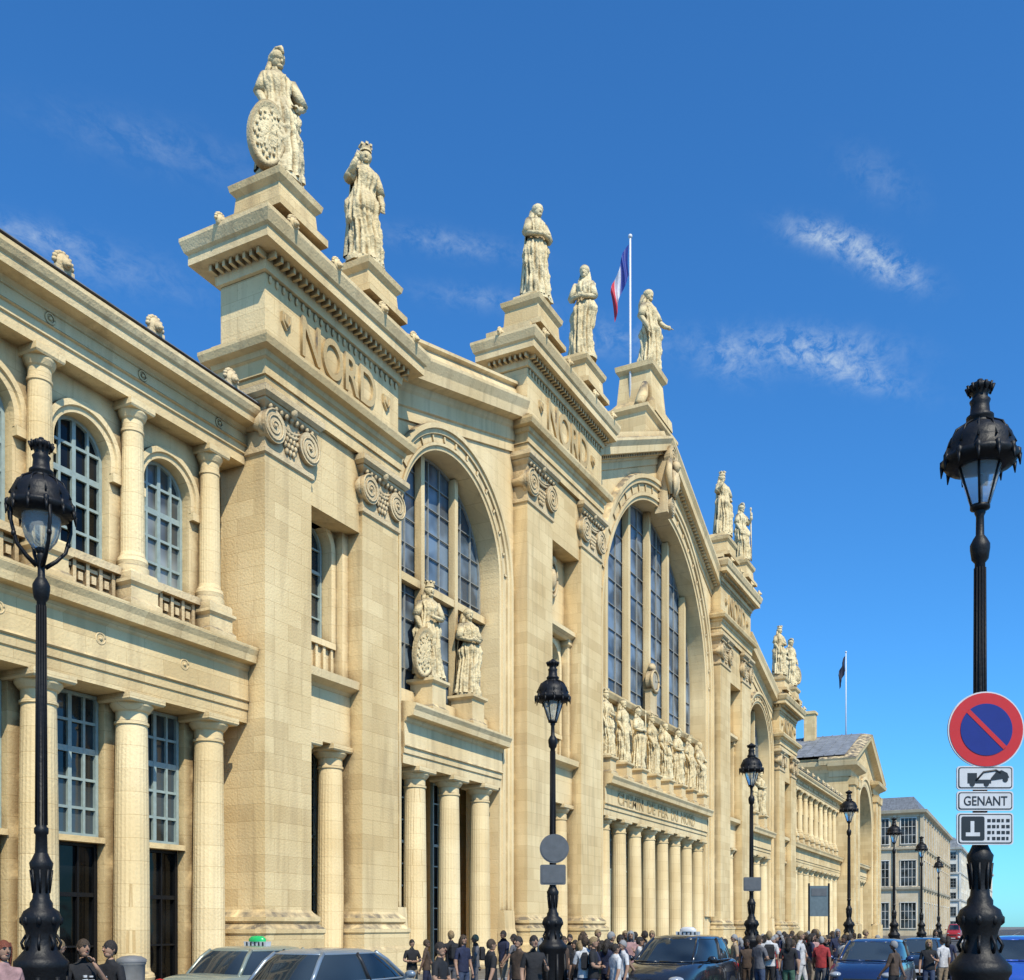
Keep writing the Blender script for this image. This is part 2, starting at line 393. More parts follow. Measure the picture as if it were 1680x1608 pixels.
    g.build('recess_wall',M['pale'],tw)
    window(gc,2*rz-.05,11.2,spr+rz,1.3,True,2,5,M['teal'],M['glass'])
    window(gc,gw-.1,-.15,7.7,1.9,False,4,8,M['teal'],M['glass_dark'])
    for q in (-.33,.33): put_col('L',gc+q*gw,.98,0)
    for dx in pds:
        p=MB(); q=pq; T=ptop-hcorn
        p.ring(cx+dx-q,cx+dx+q,-.35,1.2,[(.32,hcorn+.2),(.32,hcorn+.42),(.1,hcorn+.5),(.05,hcorn+T*.62),(.18,hcorn+T*.7),(.22,hcorn+T*.8),(0,hcorn+T*.86)])
        p.ring(cx+dx-q*.8,cx+dx+q*.8,-.2,1.0,[(0,hcorn+T*.85),(-.02,ptop)])
        p.build('pedestal',M['stone'],tw)
    return tw
CA,CB=33.8,15.65
TA=dict(W=7.0,pw=2.15,hcb=15.8,hct=17.45,sof=21.3,hcorn=22.4,ptop=24.15,tsz=1.75,tw_w=3.9,pds=(-2.5,1.95),CP=.85,pq=.8)
TB=dict(W=8.7,pw=2.65,hcb=20.8,hct=22.8,sof=27.0,hcorn=28.2,ptop=30.2,tsz=2.2,tw_w=4.7,pds=(-3.0,2.4),CP=.78,pq=1.05)
for sgn in (-1,1):
    tower(sgn*CA,**TA); tower(sgn*CB,**TB)
LOWP=[(0,7.7),(0,8.05),(.05,8.08),(.05,8.3),(.12,8.34),(.08,8.4),(.05,9.2),(.12,9.26),(.16,9.38),(.45,9.42),(.48,9.62),(.56,9.78),(.56,9.86),(.2,9.95),(0,9.98)]
LOWW=[(p*.8,h) for p,h in LOWP]
def ticks(b,cx,sp,r0,r1,w,y0,y1,n):
    for i in range(n):
        a=PI*(i+.5)/n; c,s_=math.cos(a),math.sin(a)
        P=[(r*c+cx-q*s_,y,sp+r*s_+q*c) for y in (y0,y1) for r,q in ((r0,-w),(r1,-w),(r1,w),(r0,w))]
        b.add(P,[(0,1,2,3),(0,1,5,4),(1,2,6,5),(2,3,7,6),(3,0,4,7)])
for sgn in (-1,1):
    xa,xb=(-30.3,-20.0) if sgn<0 else (20.0,30.3); cx=sgn*25.3
    zf=(lambda x:22.0+ (30.3-abs(x))*.28)
    b=MB(); b.archwall(xa+.002,xb-.002,-.2,0,cx,3.85,16.6,-.2,.7,2.3,48,zf=zf)
    b.build('bay_wall',M['pale'],station)
    b=MB(); b.archring(cx,16.6,.7,[(3.85,0),(3.85,.08),(4.0,.1),(4.02,.16),(4.12,.16),(4.13,.1),(4.42,.1),(4.44,.18),(4.6,.2),(4.62,.28),(4.8,.28),(4.83,0)],56,leg=2.4)
    ticks(b,cx,16.6,4.17,4.38,.045,.53,.61,15)
    b.ring(cx-4.8,cx-3.85,.4,.7,[(.12,-.2),(.12,1.4),(.05,1.6),(0,2.4)],ex=(.2,.2),back=0); b.ring(cx+3.85,cx+4.8,.4,.7,[(.12,-.2),(.12,1.4),(.05,1.6),(0,2.4)],ex=(.2,.2),back=0)
    b.build('arch_moulding',M['trim'],station)
    b=MB(); b.ring(xa,xb,.7,2.4,[(.02,-2.0),(.08,-1.98),(.08,-1.55),(.15,-1.5),(.15,-1.0),(.22,-.9),(.28,-.7),(.7,-.62),(.73,-.25),(.85,.1),(.85,.22),(.3,.35),(.1,.9),(.25,1.0),(.25,1.12),(0,1.2)],zf=zf,ex=(0,0))
    b.build('raking_cornice',M['trim'],station)
    b=MB(); b.ring(cx-3.85,cx+3.85,.55,1.7,LOWP,ex=(0,0))
    for dx in (-1.55,1.55):
        b.ring(cx+dx-.5,cx+dx+.5,.4,1.4,[(.1,9.9),(.1,10.1),(0,10.2),(0,11.0),(.12,11.1),(.12,11.2)])
    b.box(cx-3.85,cx+3.85,1.2,1.6,9.9,10.7)
    b.build('lower_entablature',M['trim'],station)
    for dx in (-2.35,.2,2.75): put_col('L',cx+dx,1.0,0)
    for dx in (-1.1,1.45,-3.3): window(cx+dx,1.55 if dx>-3 else .9,-.15,7.65,2.1,False,3,9,M['teal'],M['glass_dark'])
    b=MB()
    for x in (-1.3,1.3): b.box(cx+x-.13,cx+x+.13,1.3,1.6,10.7,16.6+math.sqrt(3.85**2-1.3**2)-.02)
    b.box(cx-3.85,cx+3.85,1.32,1.6,14.9,15.2)
    b.build('stone_mullion',M['trim'],station)
    window(cx,7.7,10.7,20.45,1.62,True,9,10,M['greyframe'],M['glass_arch'],bar=.05,name='great_window')
# central bay
zfc=lambda x:31.7-abs(x)*.44
b=MB(); b.archwall(-11.35,11.35,-.2,0,0,9.6,18.0,-.2,.7,2.5,64,zf=lambda x:zfc(x)-.8)
b.build('bay_wall',M['pale'],station)
b=MB(); b.archring(0,18.0,.7,[(9.6,0),(9.6,.1),(9.8,.12),(9.83,.2),(10.0,.2),(10.02,.12),(10.5,.12),(10.53,.24),(10.75,.26),(10.78,.34),(11.0,.34),(11.1,0)],80,leg=2.4)
ticks(b,0,18.0,10.1,10.42,.06,.5,.59,26)
b.build('arch_moulding',M['trim'],station)
RK=[(.02,-1.25),(.08,-1.22),(.08,-.85),(.18,-.8),(.25,-.55),(.7,-.48),(.73,-.1),(.88,.2),(.88,.34),(.3,.5),(.3,.78),(0,.8)]
b=MB(); b.ring(-11.35,0,.7,2.7,RK,zf=zfc,ex=(0,0)); b.ring(0,11.35,.7,2.7,RK,zf=zfc,ex=(0,0))
for i in range(80):
    x=-11.2+22.4*(i+.5)/80; z=zfc(x); b.box(x-.05,x+.05,.22,.5,z-.68,z-.5)
b.build('raking_cornice',M['trim'],station)
b=MB(); b.ring(-9.6,9.6,.55,1.9,LOWP,ex=(0,0))
SX=[-8.75,-6.25,-3.75,-1.25,1.25,3.75,6.25,8.75]
for x in SX: b.ring(x-.42,x+.42,.35,1.2,[(.1,9.9),(.1,10.1),(0,10.2),(0,10.75),(.12,10.85),(.12,10.95)])
b.build('lower_entablature',M['trim'],station)
b=MB(); b.box(-9.58,9.58,1.4,1.9,9.9,14.6); b.ring(-9.58,9.58,1.25,1.9,[(0,14.4),(.15,14.5),(.25,14.75),(.25,14.85),(0,14.9)],ex=(0,0))
b.build('statue_screen_wall',M['stone'],station)
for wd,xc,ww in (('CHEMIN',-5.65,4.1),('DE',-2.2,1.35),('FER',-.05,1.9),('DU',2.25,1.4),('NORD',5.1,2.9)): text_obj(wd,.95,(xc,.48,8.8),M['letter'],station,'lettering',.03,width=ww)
for x in SX: put_col('L',x,1.0,0)
for i in range(7): window(-7.5+2.5*i,1.5,-.15,7.65,2.1,False,3,9,M['teal'],M['glass_dark'])
b=MB()
for x in (-7.2,-3.6,0,3.6,7.2): b.box(x-.17,x+.17,1.35,1.75,14.9,18.0+math.sqrt(9.6**2-x*x)-.02)
b.build('stone_mullion',M['trim'],station)
window(0,19.2,14.6,27.6,1.78,True,16,9,M['greyframe'],M['glass_arch'],bar=.07,name='great_window')
cl=MB(); cl.disc((0,17.0),.66,1.05,1.4,28); cl.ring(-.6,.6,1.1,1.45,[(.1,14.9),(0,15.1),(0,16.3),(.1,16.4)]); cl.tube([(.64*math.cos(2*PI*i/24),1.02,17.0+.64*math.sin(2*PI*i/24)) for i in range(25)],.1,6)
cl.ball((0,1.2,17.85),(.4,.22,.3),10)
ck=cl.build('clock_surround',M['carve'],station)
cf=MB(); cf.disc((0,17.0),.5,1.0,1.04,28,0)
for k in range(12):
    a=2*PI*k/12; cf.add([(q*math.cos(a)-w*math.sin(a),.99,17.0+q*math.sin(a)+w*math.cos(a)) for q,w in ((.38,-.015),(.46,-.015),(.46,.015),(.38,.015))],[(0,1,2,3)],1)
cf.box(-.015,.015,.97,.99,17.0,17.36,1); cf.box(.02,.25,.96,.98,16.985,17.015,1)
cf.build('clock_face',[plain('clock_cream',(.5,.42,.28)),M['greyframe']],ck)
b=MB(); b.box(-.6,.6,.0,.8,27.2,31.2); volute(b,0,-.2,30.7,.7,1); volute(b,0,-.15,27.7,.5,-1)
b.ball((0,-.15,29.2),(.5,.38,.8),12); b.ball((0,-.35,30.1),(.3,.28,.38),12); b.ball((0,-.6,30.05),(.08,.08,.12),6)
for s_ in (-1,1): b.tube([(s_*.5,-.1,30.4),(s_*.8,-.15,29.5),(s_*.45,-.15,28.3)],[.16,.22,.12],8)
for s_ in (-1,1): b.tube([(s_*.3,-.3,29.6),(s_*.3,-.35,28.9),(s_*.15,-.25,28.2)],[.14,.16,.1],8)
b.build('keystone',M['carve'],station)
b=MB(); b.ring(-2.6,2.6,.75,3.0,[(.1,30.6),(.1,32.6),(.3,32.8),(.3,33.0),(0,33.1)])
b.ring(-1.15,1.15,.9,2.9,[(.5,33.05),(.45,33.7),(.15,34.1),(0,35.9),(.22,36.1),(.26,36.4),(0,36.5)])
for s_ in (-1,1): b.tube([(s_*1.3,1.2,35.0),(s_*1.7,1.2,34.1),(s_*2.4,1.2,33.2)],[.2,.35,.3],8)
b.build('apex_pedestal',M['stone'],station)
# wings
def wing(xs,x0,x1):
    b=MB(); b.ring(x0,x1,.66,1.75,LOWW,ex=(0,0)); b.build('lower_entablature',M['stone'],station)
    b=MB(); b.ring(x0,x1,.75,1.8,[(0,15.35),(0,15.62),(.05,15.65),(.05,15.85),(.12,15.88),(.06,15.94),(.06,16.2),(.1,16.22),(.1,16.26),(.18,16.34),(.52,16.38),(.54,16.56),(.6,16.62),(.66,16.76),(.66,16.86),(.2,16.94),(0,16.96)],ex=(0,0))
    b.build('upper_entablature',M['trim'],station)
    b=MB(); b.box(x0,x1,.12,1.6,16.965,16.99); b.build('gutter_flashing',M['zinc'],station)
    for x in xs:
        put_col('L',x,1.08,0); put_col('U',x,1.05,10.85)
        k=MB(); k.ring(x-.45,x+.45,.6,1.3,[(.08,9.9),(.08,10.1),(0,10.18),(0,10.5),(.08,10.58),(.08,10.66)]); k.build('column_pedestal',M['trim'],station)
        k=MB(); k.box(x-.25,x+.25,.15,.55,16.992,17.1); lion(k,x,.24,17.22,.24); k.build('lion_head_ornament',M['carve'],station)
    for i in range(len(xs)-1):
        a,c=xs[i],xs[i+1]; m_=(a+c)/2
        k=MB(); k.archwall(min(a,c)+.0,max(a,c),9.9,15.36,m_,.86,13.68,11.0,1.3,1.75,24)
        k.archring(m_,13.68,1.3,[(.86,0),(.86,.07),(1.0,.08),(1.02,.14),(1.16,.14),(1.18,0)],26,leg=13.4)
        k.box(m_-1.2,m_-.86,1.14,1.3,13.2,13.42); k.box(m_+.86,m_+1.2,1.14,1.3,13.2,13.42)
        k.build('upper_wall',M['pale'],station)
        k=MB(); k.box(m_-.95,m_+.95,.95,1.29,10.78,10.98); k.box(m_-.95,m_+.95,1.0,1.29,9.9,10.05); 
        for q in range(5):
            xx=m_-.8+.4*q; k.box(xx-.05,xx+.05,1.06,1.2,10.05,10.78)
            if q<4:
                k.box(xx+.07,xx+.33,1.1,1.2,10.15,10.24); k.box(xx+.07,xx+.33,1.1,1.2,10.6,10.69); k.box(xx+.13,xx+.27,1.08,1.2,10.32,10.52)
        k.box(m_-.95,m_+.95,1.19,1.29,10.05,10.78)
        k.build('balustrade_panel',M['carve'],station)
        k=MB(); wreath(k,m_+1.4,.68,16.07,.12); k.build('wreath_ornament',M['trim'],station)
        k=MB(); wreath(k,m_,.62,8.85,.14); k.build('wreath_ornament',M['trim'],station)
        window(m_,1.72,11.0,14.54,1.6,True,4,5,M['teal'],M['glass_pale'] if i%3!=1 else M['glass_dark'],bar=.07)
        window(m_,1.75,4.0,7.68,1.75,False,4,5,M['teal'],M['glass'],bar=.07)
        window(m_,1.75,-.15,3.85,1.8,False,3,3,M['iron'],M['glass_dark'])
        k=MB(); 
        for X in (m_-.88-.52,m_+.88): k.box(X,X+.52,1.5,1.75,-.2,7.7)
        k.box(m_-.88,m_+.88,1.45,1.8,3.85,4.0)
        k.build('lower_wall',M['stone'],station)
XL=[-38.45-2.8*i for i in range(8)]; XR=[38.45+2.8*i for i in range(10)]
wing(XL,-58.05,-37.32); wing(XR,37.32,65.9)
# end pavilion
b=MB(); zp=lambda x:22.0+(12.5-abs(x-78.5))*.36
b.archwall(66,91,-.2,0,78.5,6.4,13.5,-.2,-.3,3,40,zf=zp)
b.box(66,66.6,3.0,30,-.1,22); b.box(90.4,91,3.0,30,-.1,22); b.box(66.6,90.4,29.4,30,-.1,22)
for X in (66.2,69.2,85.6,88.6):
    b.ring(X,X+1.8,-.9,-.28,[(.2,-.2),(.2,1.9),(0,2.1),(0,18.6),(.15,18.7),(.2,19.4),(.25,19.6)],back=0)
b.build('pavilion_wall',M['stone'],station)
b=MB(); b.archring(78.5,13.5,-.3,[(6.4,0),(6.4,.12),(6.7,.2),(7.2,.2),(7.3,.35),(7.7,.3),(7.7,0)],36,leg=2)
b.ring(66,72,-.5,2,[(.1,19.7),(.1,20.4),(.2,20.5),(.9,20.9),(1.0,21.3),(0,21.6)],back=0); b.ring(85,91,-.5,2,[(.1,19.7),(.1,20.4),(.2,20.5),(.9,20.9),(1.0,21.3),(0,21.6)],back=0)
for s_ in (-1,1):
    xa,xb=(66,78.5) if s_<0 else (78.5,91)
    b.ring(xa,xb,-.3,3,[(.02,-1.4),(.1,-.9),(.2,-.8),(.9,-.6),(1.0,-.1),(1.1,.15),(0,.4)],zf=zp,ex=(1 if s_<0 else 0,1 if s_>0 else 0),back=0)
b.ring(66,66.6,-.2,30,[(.02,20.2),(.2,20.6),(.7,21.0),(.8,21.5),(0,21.7)])
b.ring(72.1,84.9,.3,1.6,LOWP,ex=(0,0)); b.build('pavilion_cornice',M['trim'],station)
for i in range(5): put_col('L',74+2.25*i,.9,0)
for i in range(4): window(75.1+2.25*i,1.5,-.15,7.65,2.3,False,3,9,M['teal'],M['glass_dark'])
window(78.5,12.8,9.9,19.9,1.4,True,14,9,M['greyframe'],M['glass_arch'],bar=.08,name='great_window')
b=MB(); zr=lambda x:zp(x)+.45
b.add([(65.4,0,zr(65.4)),(78.5,0,zr(78.5)),(91.6,0,zr(91.6)),(65.4,30.5,zr(65.4)),(78.5,30.5,zr(78.5)),(91.6,30.5,zr(91.6))],[(0,1,4,3),(1,2,5,4),(3,4,5)])
b.ring(71.5,85.5,9,29,[(.3,24.5),(.0,26.6),(.2,26.7),(.2,26.85),(-1.5,27.4)])
for i in range(24):
    y=1.2+i*1.22
    b.add([(65.45,y,zr(65.4)+.1),(78.5,y,zr(78.5)+.1),(78.5,y+.1,zr(78.5)+.1),(65.45,y+.1,zr(65.4)+.1),(65.45,y,zr(65.4)),(78.5,y,zr(78.5)),(78.5,y+.1,zr(78.5)),(65.45,y+.1,zr(65.4))],[(0,1,2,3),(0,1,5,4),(3,2,6,7)])
rf=b.build('roof',M['zinc'],station)
for y in (11,16,21):
    b=MB(); b.box(70.6,71.6,y,y+1.6,24.9,26.3); b.ring(70.6,71.6,y,y+1.6,[(.15,26.3),(.15,26.42),(-.3,26.7)]); b.box(70.54,70.59,y+.25,y+1.35,25.1,26.1); b.build('dormer',M['slate'],rf)
b=MB(); b.box(76,77.4,5.5,6.9,25.5,30.0); b.box(75.85,77.55,5.35,7.05,29.6,29.9); b.build('chimney',M['stone'],rf)
b=MB(); b.box(78,78.8,13,14,26,30.2); b.build('chimney',M['stone'],rf)
b=MB(); 
for i in range(12): b.box(71.4,71.5,9+i*1.8,9.1+i*1.8,27.0,28.4)
b.box(71.38,71.5,9,29,28.35,28.5); b.box(71.38,71.5,9,29,27.8,27.88); b.build('roof_railing',plain('pale_blue_rail',(.3,.45,.55)),rf)
b=MB(); b.box(-60,65.8,3.2,60,-.2,13.5); b.box(-37,37,3.0,60,13.4,18); b.build('rear_body',M['stone'],station)
b=MB(); b.add([(-60,2.5,15.2),(-37,2.5,15.2),(-37,30,17),(-60,30,17)],[(0,1,2,3)]); b.add([(37,2.5,15.2),(65.8,2.5,15.2),(65.8,30,17),(37,30,17)],[(0,1,2,3)])
b.add([(-30,3,20),(0,3,30.5),(30,3,20),(-30,60,20),(0,60,30.5),(30,60,20)],[(0,1,4,3),(1,2,5,4),(0,2,1)]); b.build('shed_roof',M['zinc'],station)
# ------------------------------------------------------------ statues
PR=[(0,.155,.13),(.03,.15,.125),(.12,.137,.112),(.25,.125,.104),(.38,.124,.1),(.5,.122,.097),(.56,.108,.088),(.62,.088,.074),(.68,.098,.08),(.73,.11,.086),(.78,.118,.073),(.81,.098,.06),(.83,.058,.05),(.845,.04,.042),(.87,.04,.042)]
def interp(z):
    for i in range(len(PR)-1):
        if PR[i][0]<=z<=PR[i+1][0]:
            t=(z-PR[i][0])/(PR[i+1][0]-PR[i][0]); return [PR[i][k]*(1-t)+PR[i+1][k]*t for k in (1,2)]
    return PR[-1][1:]
def statue_mesh(seed,H,armL,armR,cloak=1,crown='mural',headturn=0):
    b=MB(); nz,ns=90,80; vs=[];fs=[]
    for i in range(nz+1):
        z=.87*i/nz; rx,ry=interp(z); ox=.02*math.sin(z*5.5+seed); oy=-.014*math.sin(z*5)
        A=.015 if z<.5 else (.015*(1-(z-.5)/.12) if z<.6 else .007)
        if z>.8: A=0
        for k in range(ns):
            th=2*PI*k/ns
            f=A*(abs(math.sin(6.5*th+seed+1.3*math.sin(4*z+seed)))*1.4-.7)+A*.6*math.sin(19*th+z*6+seed*2)
            g=.022*max(0,math.sin(th*1.0+z*9+seed))*(1 if .3<z<.7 else 0)
            q=.024*noise.noise(Vector((math.cos(th)*2+seed*3,math.sin(th)*2,z*9)))*(1 if z<.8 else .2)+.008*noise.noise(Vector((math.cos(th)*6+seed,math.sin(th)*6,z*30)))*(1 if z<.8 else 0)
            over=.014*max(0,math.sin((z-.42)*26+1.2*math.cos(th+seed)))*(1 if .4<z<.6 else 0)
            vs.append((ox+(rx+f+g+q+over)*math.cos(th),oy+(ry+f+q+over)*math.sin(th),z))
    for i in range(nz):
        for k in range(ns):
            a=i*ns+k;c=i*ns+(k+1)%ns; fs.append((a,c,c+ns,a+ns))
    b.add(vs,fs,0,True); b.add(vs[:ns],[tuple(range(ns-1,-1,-1))])
    hx=.02*math.sin(.87*5.5+seed); ht=headturn
    cx,cy=math.sin(ht),-math.cos(ht)
    b.ball((hx,0,.915),(.046,.052,.06),16)
    b.ball((hx+cx*.05,cy*.052,.905),(.012,.014,.02),6)
    b.ball((hx+cx*.03,cy*.03,.872),(.026,.026,.02),8)
    b.ball((hx-cx*.015,-cy*.018,.93),(.056,.06,.052),14)
    b.ball((hx-cx*.055,-cy*.06,.895),(.032,.032,.036),10)
    b.tube([(hx-cx*.03-.035*math.cos(ht),-cy*.03-.035*math.sin(ht),.9),(hx-.06,.02,.84),(hx-.055,.03,.78)],[.024,.026,.012],7)
    if crown=='mural':
        b.lathe(hx,0,[(.05,0),(.052,.012),(.045,.015),(.05,.05),(.03,.052)],14,z0=.955)
        for k in range(7):
            a=2*PI*k/7; b.box(hx+.045*math.cos(a)-.011,hx+.045*math.cos(a)+.011,.045*math.sin(a)-.011,.045*math.sin(a)+.011,1.0,1.018)
    elif crown=='helmet':
        b.ball((hx,0,.945),(.058,.068,.052),14); b.tube([(hx+cx*.06,cy*.07,.955),(hx+cx*.04,cy*.045,1.01),(hx,0,1.025),(hx-cx*.06,-cy*.07,1.0),(hx-cx*.08,-cy*.09,.93)],[.01,.018,.02,.02,.01],7)
    else:
        b.ball((hx,.012,.945),(.062,.068,.056),12); b.tube([(hx,.045,.94),(hx,.07,.85),(hx,.09,.7)],[.06,.075,.05],9)
    for s_,arm in ((-1,armL),(1,armR)):
        P=[(s_*.09+hx*.3,0,.785)]+list(arm)
        r=[.036,.034,.027,.019][:len(P)]; b.tube(P,r+[.019]*(len(P)-len(r)),9)
        h=P[-1]; b.ball(h,(.022,.022,.03),8)
        d=Vector(P[-1])-Vector(P[-2]); d.normalize()
        for k in range(4): b.tube([Vector(h)+Vector(((k-1.5)*.009,0,0)),Vector(h)+Vector(((k-1.5)*.012,0,0))+d*.045],[.007,.005],4)
        b.tube([(P[0][0],.01,P[0][2]+.008),((P[0][0]+P[1][0])/2,(P[0][1]+P[1][1])/2,(P[0][2]+P[1][2])/2),P[1]],[.042,.047,.048],9)
    if cloak:
        vs=[];fs=[];n=26;m_=30
        for i in range(m_+1):
            z=.8-.76*i/m_; w=.108+.05*(i/m_)
            for k in range(n+1):
                a=PI*.02+PI*.96*k/n
                f=.012*math.sin(9*a+seed+z*3)*(.3+i/m_)
                vs.append(((w+f)*math.cos(a)*1.05,(w*.9+f)*math.sin(a)+.0,z))
        for i in range(m_):
            for k in range(n):
                a=i*(n+1)+k; fs.append((a,a+1,a+n+2,a+n+1))
        b.add(vs,fs,0,True)
    b.lathe(0,0,[(.17,-.03),(.17,.006)],10,sy=.8)
    b.v=[(x*H,y*H,z*H+.03*H) for x,y,z in b.v]
    return b
def shield(H,c,rx,rz_,tilt=0,yaw=0):
    b=MB(); n=28; vs=[];fs=[]
    rings=[(0,.05),(.2,.055),(.45,.045),(.72,.03),(.8,.035),(.86,.045),(.95,.045),(1,.03),(1,-.01)]
    for r,d in rings:
        for k in range(n):
            a=2*PI*k/n; dd=d+(.008*math.sin(6*a)*math.sin(r*9) if r<.8 else 0)
            vs.append((rx*r*math.cos(a),-dd,rz_*r*math.sin(a)))
    for i in range(len(rings)-1):
        for k in range(n):
            a=i*n+k;q=i*n+(k+1)%n; fs.append((a,q,q+n,a+n))
    b.add(vs,fs,0,True)
    for k in range(60):
        a=2.4*k; q=.08+.66*(k/60); b.ball((rx*q*math.cos(a),-.04,rz_*q*math.sin(a)),(.012,.014,.012+.004*(k%3)),6)
    mt=Matrix.Translation(c)@Matrix.Rotation(yaw,4,'Z')@Matrix.Rotation(tilt,4,'Y')
    b.v=[tuple((mt@Vector(v))*H) for v in b.v]
    return b
def put_statue(label,x,y,z,H,seed,armL,armR,crown,rz=0,extra=None,cloak=1,ht=0,group='stone statues along the station roof',fat=1):
    e=empty('statue',(x,y,z+ZB),rz); tag(e,label,'statue',group); e.scale=(fat,fat,1)
    statue_mesh(seed,H,armL,armR,cloak,crown,ht).build('figure',M['statue'],e)
    if extra=='shield': shield(H,(-.12,-.1,.26),.14,.27,R(7),R(14)).build('shield',M['statue'],e)
    if extra=='shieldR': shield(H,(.12,-.07,.24),.1,.21,R(-8),R(-15)).build('shield',M['statue'],e)
    if extra=='staff':
        b=MB(); b.tube([(.17*H,-.07*H,0),(.165*H,-.06*H,H*.95)],.012*H,7); b.ball((.165*H,-.06*H,H*.97),(.02*H,.02*H,.035*H),8); b.build('staff',M['statue'],e)
    if extra=='rudder':
        b=MB(); b.tube([(-.16*H,-.05*H,.02),(-.14*H,-.05*H,H*.62)],.014*H,7); b.box(-.2*H,-.1*H,-.06*H,-.04*H,.02,H*.22); b.build('rudder',M['statue'],e)
    return e
dn=lambda s:[(s*.14,.01,.64),(s*.13,-.06,.53),(s*.12,-.09,.46)]
cross=lambda s:[(s*.14,-.02,.63),(s*.06,-.12,.6),(s*-.02,-.13,.62)]
upc=lambda s:[(s*.15,-.02,.66),(s*.14,-.1,.74),(s*.12,-.12,.8)]
out=lambda s:[(s*.14,-.03,.66),(s*.19,-.08,.61),(s*.25,-.1,.61)]
hip=lambda s:[(s*.17,.02,.64),(s*.12,-.05,.55),(s*.1,-.08,.54)]
hA=24.15; hB=30.2
put_statue('helmeted stone woman with large oval shield, on the tower corner beside the left wing',-36.3,.3,hA,3.85,.4,dn(-1),hip(1),'helmet',R(-36),'shield',ht=.5,fat=1.1)
put_statue('stone woman with one arm folded, second roof statue from the left',-31.9,.3,hA,4.0,1.9,upc(-1),dn(1),'mural',R(-30),None,ht=-.3,fat=1.03)
put_statue('veiled stone figure with folded arms, left on the tower beside the great arch',-18.65,.2,hB,4.4,2.7,cross(-1),cross(1),'veil',R(-30),fat=1.0)
put_statue('hooded slender stone statue between the folded arms figure and tricolour flag',-13.25,.2,hB,4.7,3.8,cross(-1),cross(1),'veil',R(-80),cloak=0,fat=.9)
put_statue('tall stone statue with one arm held out, on the great gable apex',.9,1.7,36.5,5.45,5.1,dn(-1),out(1),'veil',R(-20),cloak=0,fat=.98)
put_statue('stone statue with raised arm, left on first tower right of the great arch',12.7,.2,hB,4.5,6.2,upc(-1),hip(1),'mural',R(-30),'rudder')
put_statue('stone statue with staff, right on first tower right of the great arch',18.1,.2,hB,4.2,7.4,dn(-1),upc(1),'helmet',R(-30),'staff')
put_statue('stone statue with a rudder, left one on the farthest tall tower',31.2,.2,hA,4.2,8.3,dn(-1),cross(1),'mural',R(-30),'rudder')
put_statue('stone statue with round shield, right one on the farthest tall tower',35.8,.2,hA,4.2,9.1,hip(-1),dn(1),'helmet',R(-30),'shieldR')
G2='robed statues standing in front of the arched windows'
put_statue('robed stone woman holding an oval shield inside the near small arch',-26.85,.88,11.2,3.7,2.2,dn(-1),cross(1),'mural',R(-30),'shield',group=G2)
put_statue('robed stone woman with clasped hands inside the near small arch',-23.75,.88,11.2,3.6,4.4,cross(-1),cross(1),'veil',R(-25),None,group=G2)
put_statue('robed stone woman inside the far small arch, left one of the pair',23.75,.88,11.2,3.7,1.2,dn(-1),cross(1),'veil',R(-10),None,group=G2)
put_statue('robed stone woman inside the far small arch, right one of the pair',26.85,.88,11.2,3.7,3.2,cross(-1),dn(1),'mural',R(-10),None,group=G2)
words=['first','second','third','fourth','fifth','sixth','seventh','eighth']
arms=[(dn,cross),(dn,dn),(cross,cross),(dn,upc),(dn,cross),(cross,dn),(dn,dn),(dn,cross)]
for i,x in enumerate(SX):
    put_statue('robed stone statue in the row below the great window, %s from left'%words[i],x,.75,10.95,3.55,1.1+i*1.7,arms[i][0](-1),arms[i][1](1),['mural','veil','helmet'][i%3],R(-22+5*(i%4)),[None,None,'staff',None,None,None,None,None][i],group=G2,fat=.88,cloak=0)
# ------------------------------------------------------------ flags
def flag(name,label,x,y,z0,z1,cols,fl,hh,dirx=-1,split=(.33,.66)):
    e=empty(name,(x,y,z0)); tag(e,label,'flag')
    b=MB(); b.tube([(0,0,0),(0,0,z1-z0)],[.09,.06],8); b.ball((0,0,z1-z0+.1),.14,8)
    b.build('pole',plain('white_pole_paint',(.7,.7,.7),.4),e)
    b=MB(); n,m_=36,14; vs=[];fs=[]; ms=[]
    for i in range(n+1):
        u=i/n
        for j in range(m_+1):
            v=j/m_
            k=.08+fl*.28*u**.75*(1-.2*v)+.08*math.sin(9*u+3*v)
            w=.16*math.sin(11*u+4*v)*u+.08*math.sin(20*u)
            vs.append((dirx*(k*.55)+w*.8,k*.85+w*.5,(z1-z0)-.4-hh*v-fl*.72*u-.2*u*(1-v)))
    for i in range(n):
        for j in range(m_):
            a=i*(m_+1)+j; fs.append((a,a+1,a+m_+2,a+m_+1)); u=i/n; ms.append(0 if u<split[0] else 1 if u<split[1] else 2)
    b.add(vs,fs,0,True); b.m=ms
    b.build('flag_cloth',cols,e)
flag('flag','blue white and red tricolour flag drooping on the tall pole above the great gable',-1.2,2.2,31+ZB,44.5,[plain('flag_blue',(.015,.035,.24)),plain('flag_white',(.55,.56,.62)),plain('flag_red',(.5,.02,.04))],4.0,1.9,split=(.42,.68))
dk=plain('dark_flag',(.02,.02,.04))
flag('flag','small dark flag on the thin pole over the distant slate roofed pavilion',80,2.2,25,38.3,[dk,dk,dk],3.4,2.0)
